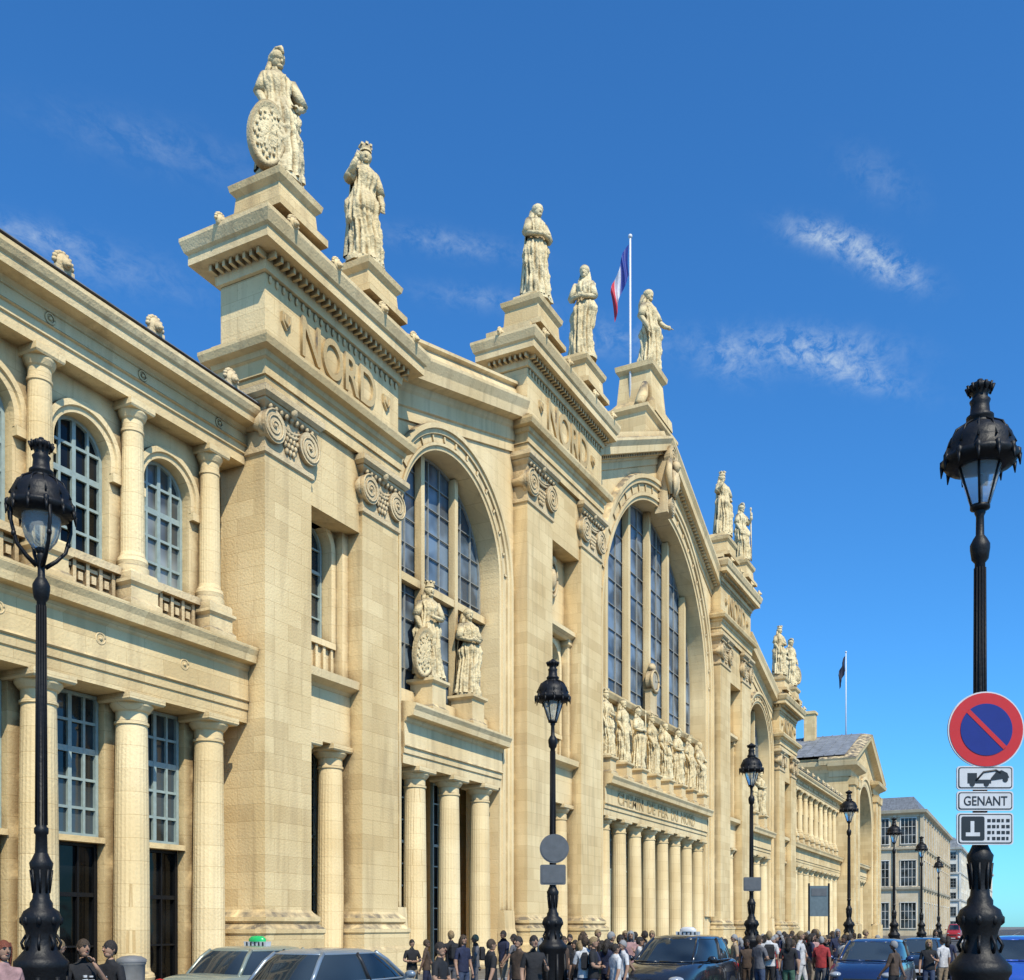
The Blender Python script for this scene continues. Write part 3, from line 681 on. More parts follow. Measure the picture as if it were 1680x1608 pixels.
# ------------------------------------------------------------ street lamps
def lamp(x,y,label,kind=0,rz=0,proto=[None,None]):
    if proto[kind]:
        o=copy_tree(proto[kind]); o.location=(x,y,0); o.rotation_euler.z=rz; tag(o,label); return o
    e=empty('street_lamp',(x,y,0),rz); tag(e,label,'street lamp','black iron street lamps along the station'); 
    b=MB(); b.lathe(0,0,[(.42,0),(.42,.12),(.33,.16),(.29,.3),(.28,1.35),(.31,1.4),(.31,1.48),(.27,1.52),(.19,1.62),(.165,1.75),(.18,1.85),(.215,1.93),(.23,2.0),(.2,2.08),(.13,2.13),(.13,2.18),(.1,2.23),(.088,2.35),(.1,2.5),(.125,2.6),(.135,2.66),(.11,2.7),(.075,2.78)],24)
    for k in range(8):
        a=2*PI*k/8; b.tube([(.28*math.cos(a),.28*math.sin(a),.3),(.3*math.cos(a),.3*math.sin(a),.8),(.28*math.cos(a),.28*math.sin(a),1.3)],[.03,.045,.03],6)
        b.ball((.21*math.cos(a),.21*math.sin(a),1.97),(.04,.04,.06),6)
        b.tube([(.19*math.cos(a),.19*math.sin(a),1.62),(.22*math.cos(a),.22*math.sin(a),1.7),(.165*math.cos(a),.165*math.sin(a),1.8)],.018,5)
        b.tube([(.09*math.cos(a),.09*math.sin(a),2.3),(.12*math.cos(a),.12*math.sin(a),2.58)],.015,5)
    b.build('base',M['iron'],e)
    b=MB(); b.lathe(0,0,[(.072,2.78),(.066,3.0),(.082,3.02),(.082,3.08),(.062,3.1),(.053,5.8),(.085,5.84),(.1,5.95),(.1,6.0),(.07,6.06),(.043,6.1),(.04,6.3),(.058,6.34),(.035,6.4)],16)
    for k in range(12):
        a=2*PI*k/12; b.tube([(.067*math.cos(a),.067*math.sin(a),3.12),(.055*math.cos(a),.055*math.sin(a),5.75)],.007,4)
    b.build('pole',M['iron'],e)
    b=MB(); q=.92
    b.lathe(0,0,[(r*q,h) for r,h in [(.28,6.82),(.37,6.84),(.42,6.9),(.41,6.94),(.36,6.96),(.37,7.05),(.34,7.14),(.27,7.22),(.18,7.27),(.13,7.29),(.13,7.32),(.15,7.34),(.15,7.37),(.11,7.4),(.1,7.5),(.115,7.54),(.085,7.57),(.085,7.6),(.13,7.66),(.14,7.69),(.1,7.72),(.04,7.75),(.03,7.77)]],22)
    for k in range(12):
        a=2*PI*k/12; b.ball((.4*q*math.cos(a),.4*q*math.sin(a),6.92),(.04,.04,.06),6)
        b.tube([(.41*q*math.cos(a),.41*q*math.sin(a),6.9),(.42*q*math.cos(a),.42*q*math.sin(a),6.78)],[.028,.006],5)
        b.tube([(.38*q*math.cos(a),.38*q*math.sin(a),7.03),(.28*q*math.cos(a),.28*q*math.sin(a),7.225),(.15*q*math.cos(a),.15*q*math.sin(a),7.3)],.012,4)
        b.tube([(.12*q*math.cos(a),.12*q*math.sin(a),7.62),(.15*q*math.cos(a),.15*q*math.sin(a),7.7)],[.012,.016],4)
    b.build('hood',M['iron'],e)
    if kind==0:
        b=MB(); b.lathe(0,0,[(.07,6.4),(.1,6.42),(.22,6.83),(.2,6.84)],14); b.build('lantern_glass',M['lampglass'],e)
        b=MB()
        for k in range(6):
            a=2*PI*k/6; b.tube([(.085*math.cos(a),.085*math.sin(a),6.4),(.232*math.cos(a),.232*math.sin(a),6.85)],.014,5)
        b.lathe(0,0,[(.05,6.36),(.1,6.38),(.1,6.42),(.05,6.44)],12); b.build('lantern_frame',M['iron'],e)
    else:
        b=MB(); b.lathe(0,0,[(.05,6.42),(.1,6.44),(.18,6.55),(.22,6.7),(.22,6.84)],16); b.build('lantern_glass',M['lampglass'],e)
        b=MB(); 
        for k in range(4):
            a=PI/4+2*PI*k/4+.4; c,s_=math.cos(a),math.sin(a)
            b.tube([(.34*c,.34*s_,6.9),(.34*c,.34*s_,6.7),(.28*c,.28*s_,6.45),(.17*c,.17*s_,6.32),(.05*c,.05*s_,6.22)],[.02,.022,.024,.026,.03],6)
            b.ball((.31*c,.31*s_,6.55),(.035,.035,.04),6)
        b.lathe(0,0,[(.05,6.38),(.08,6.42),(.05,6.45)],12); b.build('lantern_frame',M['iron'],e)
    proto[kind]=e
    return e
x,y=at(68,12.2); lamp(x,y,'black street lamp with rounded globe held in curved arms, before the left wing',1)
p=at(1608,10.9); LR=p; lamp(p[0],p[1],'tall black street lamp carrying the no parking sign and three plates',0)
for (px,z,lb) in ((907,22.3,'black street lamp with a grey disc on its pole, left of the great arch'),(1233,32.5,'black street lamp with a small square plate, right of the great arch'),(1393,43.7,'black street lamp before the right wing, right of the bus stop panel'),(1467,54.6,'black street lamp before the distant stone building, nearest of the far lamps'),(1512,66,'small black street lamp at the corner of the distant stone building'),(1540,85,'smallest and farthest black street lamp down the street')):
    q=at(px,z); lamp(q[0],q[1],lb,0)
# ------------------------------------------------------------ signs
YAW=R(-62.8)
white=plain('sign_white',(.55,.55,.55),.4,noise_amt=.08); red=plain('sign_red',(.5,.018,.012),.35,noise_amt=.05); blue=plain('sign_blue',(.012,.018,.17),.35,noise_amt=.05); black=plain('sign_black',(.02,.02,.02),.4); grey=plain('sign_back_grey',(.10,.105,.11),.5)
lx,ly=LR; fx,fy=-.889,-.457; ZD=3.985
e=empty('no_parking_sign',(lx+fx*.14,ly+fy*.14,0),YAW); tag(e,'round blue and red no parking sign on the tall right street lamp','traffic sign')
b=MB(); b.disc((0,ZD),.405,0,.02,48,0); b.disc((0,ZD),.39,-.006,-.001,48,1); b.disc((0,ZD),.275,-.012,-.007,48,2)
c45=math.sqrt(.5); w=.024
b.add([(-.275*c45-w*c45,-.016,ZD+.275*c45-w*c45),(.275*c45-w*c45,-.016,ZD-.275*c45-w*c45),(.275*c45+w*c45,-.016,ZD-.275*c45+w*c45),(-.275*c45+w*c45,-.016,ZD+.275*c45+w*c45)],[(0,1,2,3)],1)
b.build('sign_face',[white,red,blue],e)
b=MB(); b.box(-.1,.1,.02,.2,4.1,4.14); b.box(-.1,.1,.02,.2,3.88,3.92); b.build('bracket',M['iron'],e)
def plate(name,label,z0,z1,draw):
    e=empty(name,(lx+fx*.14,ly+fy*.14,0),YAW); tag(e,label,'sign')
    b=MB(); b.rbox(-.31,.29,0,.018,z0,z1,.035,0); b.rbox(-.295,.275,-.003,-.001,z0+.014,z1-.014,.026,1); b.rbox(-.284,.264,-.006,-.004,z0+.025,z1-.025,.02,0)
    b.build('plate',[white,black],e)
    draw(e,z0,z1); return e
def tow(e,z0,z1):
    b=MB(); m_=(z0+z1)/2; Y=-.009
    b.box(-.2,.05,Y,-.007,m_-.06,m_-.02); b.box(-.2,-.1,Y,-.007,m_-.021,m_+.05); b.tube([(-.11,Y,m_-.03),(-.03,Y,m_+.06),(.1,Y,m_+.08),(.15,Y,m_+.05)],.011,5)
    b.disc((-.15,m_-.065),.028,Y-.002,-.007,14); b.disc((0,m_-.065),.028,Y-.002,-.007,14)
    b.add([(.04,Y-.003,m_-.03),(.24,Y-.003,m_+.0),(.22,Y-.003,m_+.05),(.16,Y-.003,m_+.08),(.1,Y-.003,m_+.06),(.05,Y-.003,m_+.0)],[(0,1,2,3,4,5)]); b.disc((.2,m_-.02),.028,Y-.002,-.007,14)
    b.build('pictogram',black,e)
plate('tow_away_plate','white tow truck plate just under the no parking sign',3.35,3.60,tow)
plate('text_plate','narrow white plate with one word in capitals, middle of the three plates',3.125,3.335,lambda e,a,c: text_obj('GENANT',.14,(-.01,-.008,(a+c)/2),black,e,'lettering',.002,width=.46))
def grid(e,z0,z1):
    b=MB(); b.rbox(-.265,-.02,-.009,-.007,z0+.045,z1-.04,.02,0)
    b.box(-.22,-.07,-.012,-.01,z0+.09,z0+.13,1); b.box(-.17,-.13,-.012,-.01,z0+.13,z1-.09,1)
    b.build('pictogram',[black,white],e)
    b=MB()
    for i in range(5):
        for j in range(4):
            x=.01+i*.05; z=z0+.05+j*.063; b.box(x,x+(.036 if (i*3+j)%4 else .024),-.009,-.007,z,z+.034,0)
    b.build('small_print',black,e)
plate('parking_rules_plate','white plate with a black box and rows of small marks, lowest on the lamp',2.765,3.105,grid)
def backsign(px,z,h,shape,label,name='traffic_sign'):
    q=at(px,z); e=empty(name,(q[0]-.889*.13,q[1]-.457*.13,0),YAW); tag(e,label,'traffic sign')
    b=MB()
    if shape=='disc': b.disc((.03,h),.32,0,.03,32); b.disc((.03,h),.29,-.01,-.001,32)
    else: b.rbox(-.28,.28,0,.03,h-.22,h+.22,.04); b.rbox(-.24,.24,-.01,-.001,h-.18,h+.18,.03)
    b.build('sign_plate',grey,e); b=MB(); b.box(-.08,.08,.03,.2,h-.03,h+.03); b.box(-.02,.02,.03,.06,h-.3,h+.2); b.build('bracket',M['iron'],e)
backsign(907,22.3,3.6,'disc','grey unlettered back of a round sign on the lamp beside the great arch')
backsign(907,22.3,3.03,'plate','grey rectangular plate below the round sign back')
backsign(1233,32.5,3.25,'plate','grey square sign on the lamp right of the great arch')
q=at(1344,40); e=empty('bus_stop_sign',(q[0],q[1],0),YAW); tag(e,'grey bus stop panel on two posts before the right wing','sign')
b=MB(); b.box(-.42,-.36,0,.06,0,3.6); b.build('post',M['iron'],e); b=MB(); b.box(.36,.42,0,.06,0,3.6); b.build('post',M['iron'],e)
b=MB(); b.box(-.36,.36,.01,.05,2.3,3.5); b.build('panel',plain('panel_teal_grey',(.12,.15,.16),.3),e); b=MB(); b.box(-.3,.3,-.005,.008,3.1,3.4); b.build('poster',grey,e)
q=at(216,21); e=empty('litter_bin',(q[0],q[1],0)); tag(e,'pale grey litter bin standing before a column of the left wing','litter bin')
b=MB(); b.lathe(0,0,[(.26,0),(.27,.05),(.25,.1),(.27,1.1),(.29,1.12),(.29,1.16)],20); b.build('body',plain('bin_grey',(.28,.27,.25),.6),e)
b=MB(); b.lathe(0,0,[(.3,1.16),(.3,1.22),(.2,1.28),(.05,1.3)],20); b.build('lid',plain('bin_lid',(.16,.16,.16),.6),e)
# ------------------------------------------------------------ cars
rubber=plain('tyre_rubber',(.02,.02,.02),.9); chrome=plain('alloy_rim',(.5,.5,.52),.3,.8); lampm=plain('headlight_glass',(.35,.37,.4),.1,.2); redl=plain('tail_light_red',(.4,.01,.01),.25)
carglass=glass('car_window_glass',(.02,.028,.035),.03,.02)
seatm=plain('car_trim_black',(.015,.015,.017),.5)
def car(name,label,paint,x,y,rz,H=1.45,L=4.5,hatch=False,taxi=None,group='cars in front of the station'):
    e=empty(name,(x,y,0),rz); tag(e,label,'car',group)
    b=MB(); rear=-L/2; fr=L/2
    if hatch: prof=[(rear,.35,.75,.62),(rear+.06,.28,.92,.8),(rear+.3,.22,1.0,.86),(-1.2,.2,1.0,.89),(0,.2,.98,.89),(.9,.2,.98,.89),(1.3,.2,.95,.88),(1.75,.22,.86,.85),(2.1,.26,.74,.77),(fr,.34,.6,.55)]
    else: prof=[(rear,.38,.75,.6),(rear+.08,.28,.92,.78),(rear+.5,.22,.98,.86),(-1.2,.2,.97,.89),(0,.2,.95,.89),(.9,.2,.95,.89),(1.3,.2,.92,.88),(1.75,.22,.83,.85),(2.1,.26,.72,.77),(fr,.34,.58,.55)]
    k=H/1.45
    vs=[];fs=[];n=14
    for (X,zb,zt,w) in prof:
        zt*=k; half=[(0,zb),(w*.8,zb),(w*.97,zb+.12),(w,zb+(zt-zb)*.45),(w*.975,zb+(zt-zb)*.72),(w*.93,zt-.07),(w*.8,zt),(0,zt+.03)]
        pts=half+[(-a,c) for a,c in half[-2:0:-1]]
        vs+=[(X,a,c) for a,c in pts]
    for i in range(len(prof)-1):
        for j in range(n):
            a=i*n+j;c=i*n+(j+1)%n; fs.append((a,a+n,c+n,c))
    fs.append(tuple(range(n))); fs.append(tuple(range(len(prof)*n-1,(len(prof)-1)*n-1,-1)))
    b.add(vs,fs,0,True); o=b.build('body',paint,e); mod=o.modifiers.new('s','SUBSURF'); mod.levels=2; mod.render_levels=2
    b=MB(); n=48
    if hatch: lv=[(.93,-.35,1.8,.84),(1.1,-.45,1.58,.79),(1.26,-.54,1.36,.735),(1.385,-.6,1.14,.66)]
    else: lv=[(.90,-.28,1.62,.82),(1.07,-.34,1.36,.77),(1.24,-.39,1.12,.715),(1.375,-.42,.86,.63)]
    def sup(cx,a,w,i):
        t=2*PI*i/n; c,s_=math.cos(t),math.sin(t)
        return (cx+a*math.copysign(abs(c)**.68,c),w*math.copysign(abs(s_)**.5,s_))
    lv=[(z*k,c,a,w) for z,c,a,w in lv]
    fs=[(i*n+j,i*n+(j+1)%n,(i+1)*n+(j+1)%n,(i+1)*n+j) for i in range(3) for j in range(n)]
    b.add([(*sup(c,a,w,i),z) for z,c,a,w in lv for i in range(n)],fs,0,True); b.build('windows',carglass,e)
    b=MB(); top=[lv[3],(lv[3][0]+.045*k,lv[3][1],lv[3][2]*.88,lv[3][3]*.9),(lv[3][0]+.075*k,lv[3][1],lv[3][2]*.65,lv[3][3]*.62),(lv[3][0]+.085*k,lv[3][1],.2,.15)]
    vs=[(*sup(c,a+.012,w+.012,i),z-.012) for z,c,a,w in top for i in range(n)]
    b.add(vs,fs+[tuple(range(3*n,4*n))],0,True)
    for i in (5,43,19,29): b.tube([(*sup(c,a+.005,w+.005,i),z) for z,c,a,w in lv],.042,6)
    b.tube([(*sup(lv[3][1],lv[3][2]+.004,lv[3][3]+.004,i%n),lv[3][0]-.012) for i in range(n+1)],.02,5)
    b.tube([(*sup(lv[0][1],lv[0][2]+.004,lv[0][3]+.004,i%n),lv[0][0]+.04) for i in range(n+1)],.02,5)
    b.build('roof',paint,e)
    b=MB()
    for i in (12,36): b.tube([(*sup(c,a+.004,w+.004,i),z) for z,c,a,w in lv],.035,6)
    b.build('door_pillar',seatm,e)
    for sx,sy in ((1.38,1),(1.38,-1),(-1.32,1),(-1.32,-1)):
        b=MB(); b.disc((sx,.32),.32,sy*.72 if sy>0 else -.9,.9 if sy>0 else -.72,28); t=b.build('wheel',rubber,e)
        b=MB(); b.disc((sx,.32),.2,sy*.905-.004,sy*.905+.004,20)
        for q in range(5):
            a=2*PI*q/5; b.tube([(sx,sy*.91,.32),(sx+.18*math.cos(a),sy*.91,.32+.18*math.sin(a))],.025,5)
        b.build('rim',chrome,t)
        b=MB(); b.disc((sx,.34),.38,sy*.7 if sy>0 else -.885,.885 if sy>0 else -.7,28); b.build('wheel_arch',rubber,e)
    for sy in (-1,1):
        b=MB(); b.ball((fr-.2,sy*.6,.66*k),(.2,.17,.075),12); b.build('headlight',lampm,e)
        b=MB(); b.ball((rear+.1,sy*.63,.8*k),(.1,.16,.11),10); b.build('tail_light',redl,e)
        b=MB(); b.ball((.72,sy*.97,1.0*k),(.07,.11,.075),10); b.tube([(.7,sy*.83,.95*k),(.71,sy*.92,.99*k)],.02,5); b.build('wing_mirror',paint,e)
    b=MB(); b.box(fr-.0,fr+.02,-.26,.26,.36,.47); b.build('number_plate',white,e)
    b=MB(); b.box(rear-.02,rear,-.26,.26,.62,.73); b.build('number_plate',white,e)
    b=MB(); b.box(fr-.06,fr+.012,-.4,.4,.5*k,.58*k); b.build('grille',rubber,e)
    if taxi:
        b=MB(); cx=lv[3][1]; z=lv[3][0]+.065
        b.ring(cx-.07,cx+.07,-.27,.27,[(0,z),(.01,z+.09)],0)
        for q in range(5): b.box(cx-.085,cx+.085,-.22+q*.1,-.19+q*.1,z+.01,z+.08,1)
        b.build('taxi_sign',[white,black],e)
        b=MB(); b.lathe(cx,0,[(.2,z+.09),(.2,z+.14),(.14,z+.19),(.04,z+.2)],16,sx=.5); b.build('taxi_light',taxi,e)
    return e
silver=plain('silver_green_car_paint',(.27,.30,.24),.3,.3,noise_amt=.03,coat=.5); silverb=plain('silver_blue_car_paint',(.20,.25,.30),.3,.3,noise_amt=.03,coat=.5)
blackp=plain('black_car_paint',(.02,.022,.026),.2,.3,noise_amt=.03,coat=.9); bluep=plain('navy_car_paint',(.015,.03,.09),.22,.3,noise_amt=.03,coat=.9); royal=plain('royal_blue_van_paint',(.03,.09,.4),.3,.1,noise_amt=.03,coat=.8)
green=plain('taxi_green',(.02,.45,.12),.3,noise_amt=.03)
q=at(446,20.2); car('taxi','grey green taxi with a green roof light, behind the silver blue saloon',silver,q[0],q[1],0,H=1.53,L=4.8,taxi=green)
q=at(560,17.8); car('parked_car','silver blue saloon car overlapping the grey green taxi',silverb,q[0],q[1],0,H=1.53,L=4.8)
q=at(1116,23.5); car('taxi','black people carrier taxi in front of the great arch colonnade',blackp,q[0],q[1],PI,H=1.7,L=4.7,hatch=True,taxi=white)
q=at(1433,26.5); car('parked_car','navy blue car facing the camera right of the crowd',bluep,q[0],q[1],PI,H=1.58,hatch=True)
q=at(1512,36); car('parked_car','dark car just behind the navy blue car',blackp,q[0],q[1],PI,H=1.5,hatch=True)
q=at(1672,25); car('parked_car','bright blue car at the right edge beyond the no parking lamp',royal,q[0],q[1],PI,H=1.66,hatch=True)
q=at(1598,75); car('parked_car','white car far down the street behind the right lamp',white,q[0],q[1],PI,H=1.6,hatch=True)
redp=plain('red_van_paint',(.3,.02,.02),.3,noise_amt=.03); q=at(1566,130); car('parked_car','red van far down the street below the white buildings',redp,q[0],q[1],PI,H=2.2,hatch=True)
# ------------------------------------------------------------ people
skin=plain('skin',(.36,.21,.135),.6,noise_amt=.1,scale=25); skin2=plain('darker_skin',(.15,.085,.055),.6,noise_amt=.06)
def person_mesh(pose):
    st=.16 if pose in('walk','walk2') else 0.02
    J={'pel':((0,0,.95),(.145,.105)),'spi':((0,0,1.13),(.125,.092)),'che':((0,.0,1.33),(.16,.105)),'nb':((0,.012,1.47),(.075,.065)),'nk':((0,.0,1.57),(.052,.055))}
    E=[('pel','spi'),('spi','che'),('che','nb'),('nb','nk')]
    for s_,n in ((-1,'L'),(1,'R')):
        J['sh'+n]=((s_*.175,.01,1.42),(.068,.062))
        if pose=='face' and n=='R': a=((.27,-.08,1.2),(.07,-.2,1.42),(.035,-.165,1.5))
        elif pose=='cross': a=((s_*.26,-.03,1.16),(s_*.03,-.19,1.13),(s_*-.06,-.2,1.15))
        elif pose=='phone' and n=='R': a=((.25,-.04,1.14),(.12,-.24,1.22),(.09,-.3,1.28))
        elif pose=='walk': a=((s_*.23,-.07*s_,1.14),(s_*.24,-.2*s_-.05,.93),(s_*.24,-.23*s_-.06,.86))
        else: a=((s_*.235,.02,1.13),(s_*.25,-.06,.89),(s_*.25,-.08,.81))
        J['el'+n]=(a[0],(.046,.046)); J['wr'+n]=(a[1],(.03,.028)); J['ha'+n]=(a[2],(.034,.022))
        J['hi'+n]=((s_*.09,0,.88),(.1,.1)); J['kn'+n]=((s_*.1,-.03-st*.5*s_,.49),(.062,.064)); J['an'+n]=((s_*.1,.02-st*s_*1.2,.09),(.042,.046)); J['to'+n]=((s_*.115,-.13-st*s_*1.2,.045),(.042,.032))
        E+=[('che','sh'+n),('sh'+n,'el'+n),('el'+n,'wr'+n),('wr'+n,'ha'+n),('pel','hi'+n),('hi'+n,'kn'+n),('kn'+n,'an'+n),('an'+n,'to'+n)]
    keys=list(J); idx={k:i for i,k in enumerate(keys)}
    me=bpy.data.meshes.new('sk'); me.from_pydata([J[k][0] for k in keys],[(idx[a],idx[c]) for a,c in E],[])
    o=bpy.data.objects.new('sk',me); COL.objects.link(o)
    o.modifiers.new('k','SKIN'); o.modifiers.new('s','SUBSURF').levels=2
    for i,k in enumerate(keys):
        me.skin_vertices[0].data[i].radius=J[k][1]; me.skin_vertices[0].data[i].use_root=(k=='pel')
    bpy.context.view_layer.update()
    r=bpy.data.meshes.new_from_object(o.evaluated_get(bpy.context.evaluated_depsgraph_get()))
    bpy.data.objects.remove(o)
    b=MB(); b.v=[tuple(v.co) for v in r.vertices]
    seg=[(Vector(J[a][0]),Vector(J[c][0]),a,c) for a,c in E]
    def mat(c):
        best=9;mm=1
        for A,B,a,d in seg:
            t=max(0,min(1,(c-A).dot(B-A)/(B-A).length_squared)); dd=(c-(A+(B-A)*t)).length-(.04 if a=='che' or a=='spi' or a=='pel' else 0)
            if dd<best:
                best=dd
                if a[:2] in('hi','kn') : mm=2
                elif a[:2]=='an': mm=3
                elif a=='pel' and d!='spi': mm=2
                elif a=='nb': mm=0
                elif a[:2]=='wr': mm=0
                elif a[:2]=='el': mm=0
                elif a[:2]=='sh': mm=1 if t<.75 else 0
                elif a=='pel': mm=2 if c.z<.98 else 1
                else: mm=1
        return mm
    for p in r.polygons:
        b.f.append(tuple(p.vertices)); b.m.append(mat(p.center)); b.sm.append(True)
    b.ball((0,-.012,1.668),(.069,.086,.105),20,0); b.ball((0,-.035,1.603),(.05,.055,.05),14,0)
    b.tube([(0,-.096,1.685),(0,-.116,1.655),(0,-.1,1.642)],[.009,.015,.012],7,0)
    for s_ in (-1,1):
        b.ball((s_*.07,.0,1.66),(.012,.022,.032),8,0); b.ball((s_*.028,-.087,1.683),(.014,.01,.009),8,3); b.tube([(s_*.012,-.098,1.7),(s_*.03,-.095,1.705),(s_*.048,-.082,1.7)],.006,4,3)
        n='R' if s_>0 else 'L'; h=Vector(J['ha'+n][0]); w=Vector(J['wr'+n][0]); d=(h-w).normalized(); sd=d.cross(Vector((1,0,0)));sd.normalize()
        for k,l in enumerate((.055,.066,.07,.064)):
            o0=h+sd*((k-1.5)*.016)+d*.015; b.tube([o0,o0+d*l*.55+Vector((-s_*.004,0,0)),o0+d*l+Vector((-s_*.018,0,0))],[.009,.0085,.006],6,0)
        o0=h-d*.02-sd*.028; b.tube([o0,o0-sd*.02+d*.03,o0-sd*.018+d*.055],[.011,.01,.007],6,0)
    b.tube([(-.022,-.093,1.622),(0,-.1,1.62),(.022,-.093,1.622)],[.004,.007,.004],5,4)
    return b
poses={p:person_mesh(p) for p in ('stand','walk','cross','phone','face')}
HAIRC={'dark':plain('dark_hair',(.02,.014,.01),.7,scale=60,noise_amt=.5,bump=.5),'brown':plain('brown_hair',(.05,.03,.015),.7,scale=60,noise_amt=.4,bump=.5),'auburn':plain('auburn_hair',(.16,.04,.016),.7,scale=60,noise_amt=.4,bump=.5),'fair':plain('fair_hair',(.25,.17,.08),.7,scale=60,noise_amt=.4,bump=.5),'grey':plain('grey_hair',(.22,.22,.22),.7)}
CL={'black':(.012,.012,.014),'white':(.5,.5,.5),'red':(.32,.03,.03),'navy':(.015,.02,.05),'pink':(.34,.2,.19),'grey':(.11,.11,.12),'green':(.05,.11,.07),'beige':(.28,.22,.15),'orange':(.28,.12,.05),'blue':(.05,.1,.24),'denim':(.04,.06,.11),'brown':(.07,.045,.03)}
CM={k:plain(k+'_cloth',v,.85,scale=12,noise_amt=.25,bump=.3) for k,v in CL.items()}
lip=plain('lips',(.28,.1,.08),.5)
def hairmesh(long):
    b=MB(); n=28; vs=[];fs=[]; q=10
    for i in range(q+1):
        for k in range(n):
            a=2*PI*k/n; back=(math.sin(a)+1)/2
            lo=-.75*back**1.2+.30*(1-back)**1.5
            t=lo+(PI/2-lo)*i/q; j=1+.05*noise.noise(Vector((math.cos(a)*4,math.sin(a)*4,t*5)))
            vs.append((.08*j*math.cos(t)*math.cos(a),.002+.1*j*math.cos(t)*math.sin(a),1.672+.118*j*math.sin(t)))
    for i in range(q):
        for k in range(n):
            a=i*n+k;c=i*n+(k+1)%n; fs.append((a,c,c+n,a+n))
    b.add(vs,fs,0,True); b.add(vs[:n],[tuple(range(n))])
    if long:
        b.tube([(0,.045,1.68),(0,.065,1.58),(0,.08,1.48),(0,.08,1.38)],[.075,.08,.07,.03],12)
        for s_ in(-1,1): b.tube([(s_*.055,-.02,1.755),(s_*.074,-.015,1.68),(s_*.076,.0,1.58),(s_*.07,-.01,1.45)],[.02,.024,.024,.01],7)
    return b
HM={}
mcache={}
def person(px,z,h,pose,top,bot,hair,rz,label,long=False,group=None,sk=None,print_=False,bag=None):
    q=at(px,z); e=empty('person',(q[0],q[1],.12 if q[1]>-3.6 else 0),rz); e.scale=(h/1.78,)*3; tag(e,label,'person',group)
    key=(pose,top,bot,hair,sk)
    if key not in mcache:
        b=poses[pose]; o=b.build('body',[sk or skin,CM[top],CM[bot],CM['black'],lip],e); mcache[key]=o.data
    else:
        o=bpy.data.objects.new('body',mcache[key]); COL.objects.link(o); o.parent=e
    if (long,hair) not in HM: HM[(long,hair)]=hairmesh(long).build('hair',HAIRC[hair],e).data
    else:
        o=bpy.data.objects.new('hair',HM[(long,hair)]); COL.objects.link(o); o.parent=e
    b=MB(); b.lathe(0,0,[(.168,.9),(.172,.93),(.15,1.08),(.155,1.2)],18,0,sy=.74); b.build('shirt_hem',CM[top],e)
    if print_:
        b=MB()
        for (a,c,d,f) in ((-.07,-.01,1.25,1.28),(.0,.08,1.24,1.27),(-.05,.05,1.2,1.225),(-.06,-.02,1.3,1.33),(.02,.06,1.3,1.32)): b.box(a,c,-.128,-.1,d,f)
        b.build('shirt_print',white,e)
    if bag:
        b=MB(); b.ring(-.13,.13,.12,.25,[(-.02,1.08),(0,1.12),(0,1.38),(-.03,1.45)]); b.build('backpack',CM[bag],e)
    return e
f2c=YAW
person(6,11.4,1.74,'stand','pink','denim','auburn',f2c+.9,'auburn haired woman in a pink top cut by the left edge of the view',True)
person(137,12.6,1.74,'face','black','denim','brown',f2c+.9,'man in a black printed T shirt raising one hand to his mouth',print_=True)
person(181,12.9,1.72,'stand','black','black','dark',f2c-.5,'man in a black printed T shirt standing right of the man touching his mouth',print_=True)
person(97,15.5,1.7,'stand','grey','denim','fair',f2c+2.5,'fair haired person in grey behind the left street lamp')
person(722,15.5,1.66,'cross','black','black','dark',f2c+1.2,'person all in black standing alone right of the silver cars')
person(806,19,1.66,'walk','black','grey','brown',f2c+2.0,'person in black jacket and grey trousers walking left of the disc sign lamp')
person(851,20,1.7,'stand','brown','navy','dark',f2c-.8,'person in a brown top left of the disc sign lamp')
person(876,18,1.74,'phone','black','black','dark',f2c+.4,'person in black looking at a phone close to the disc sign lamp')
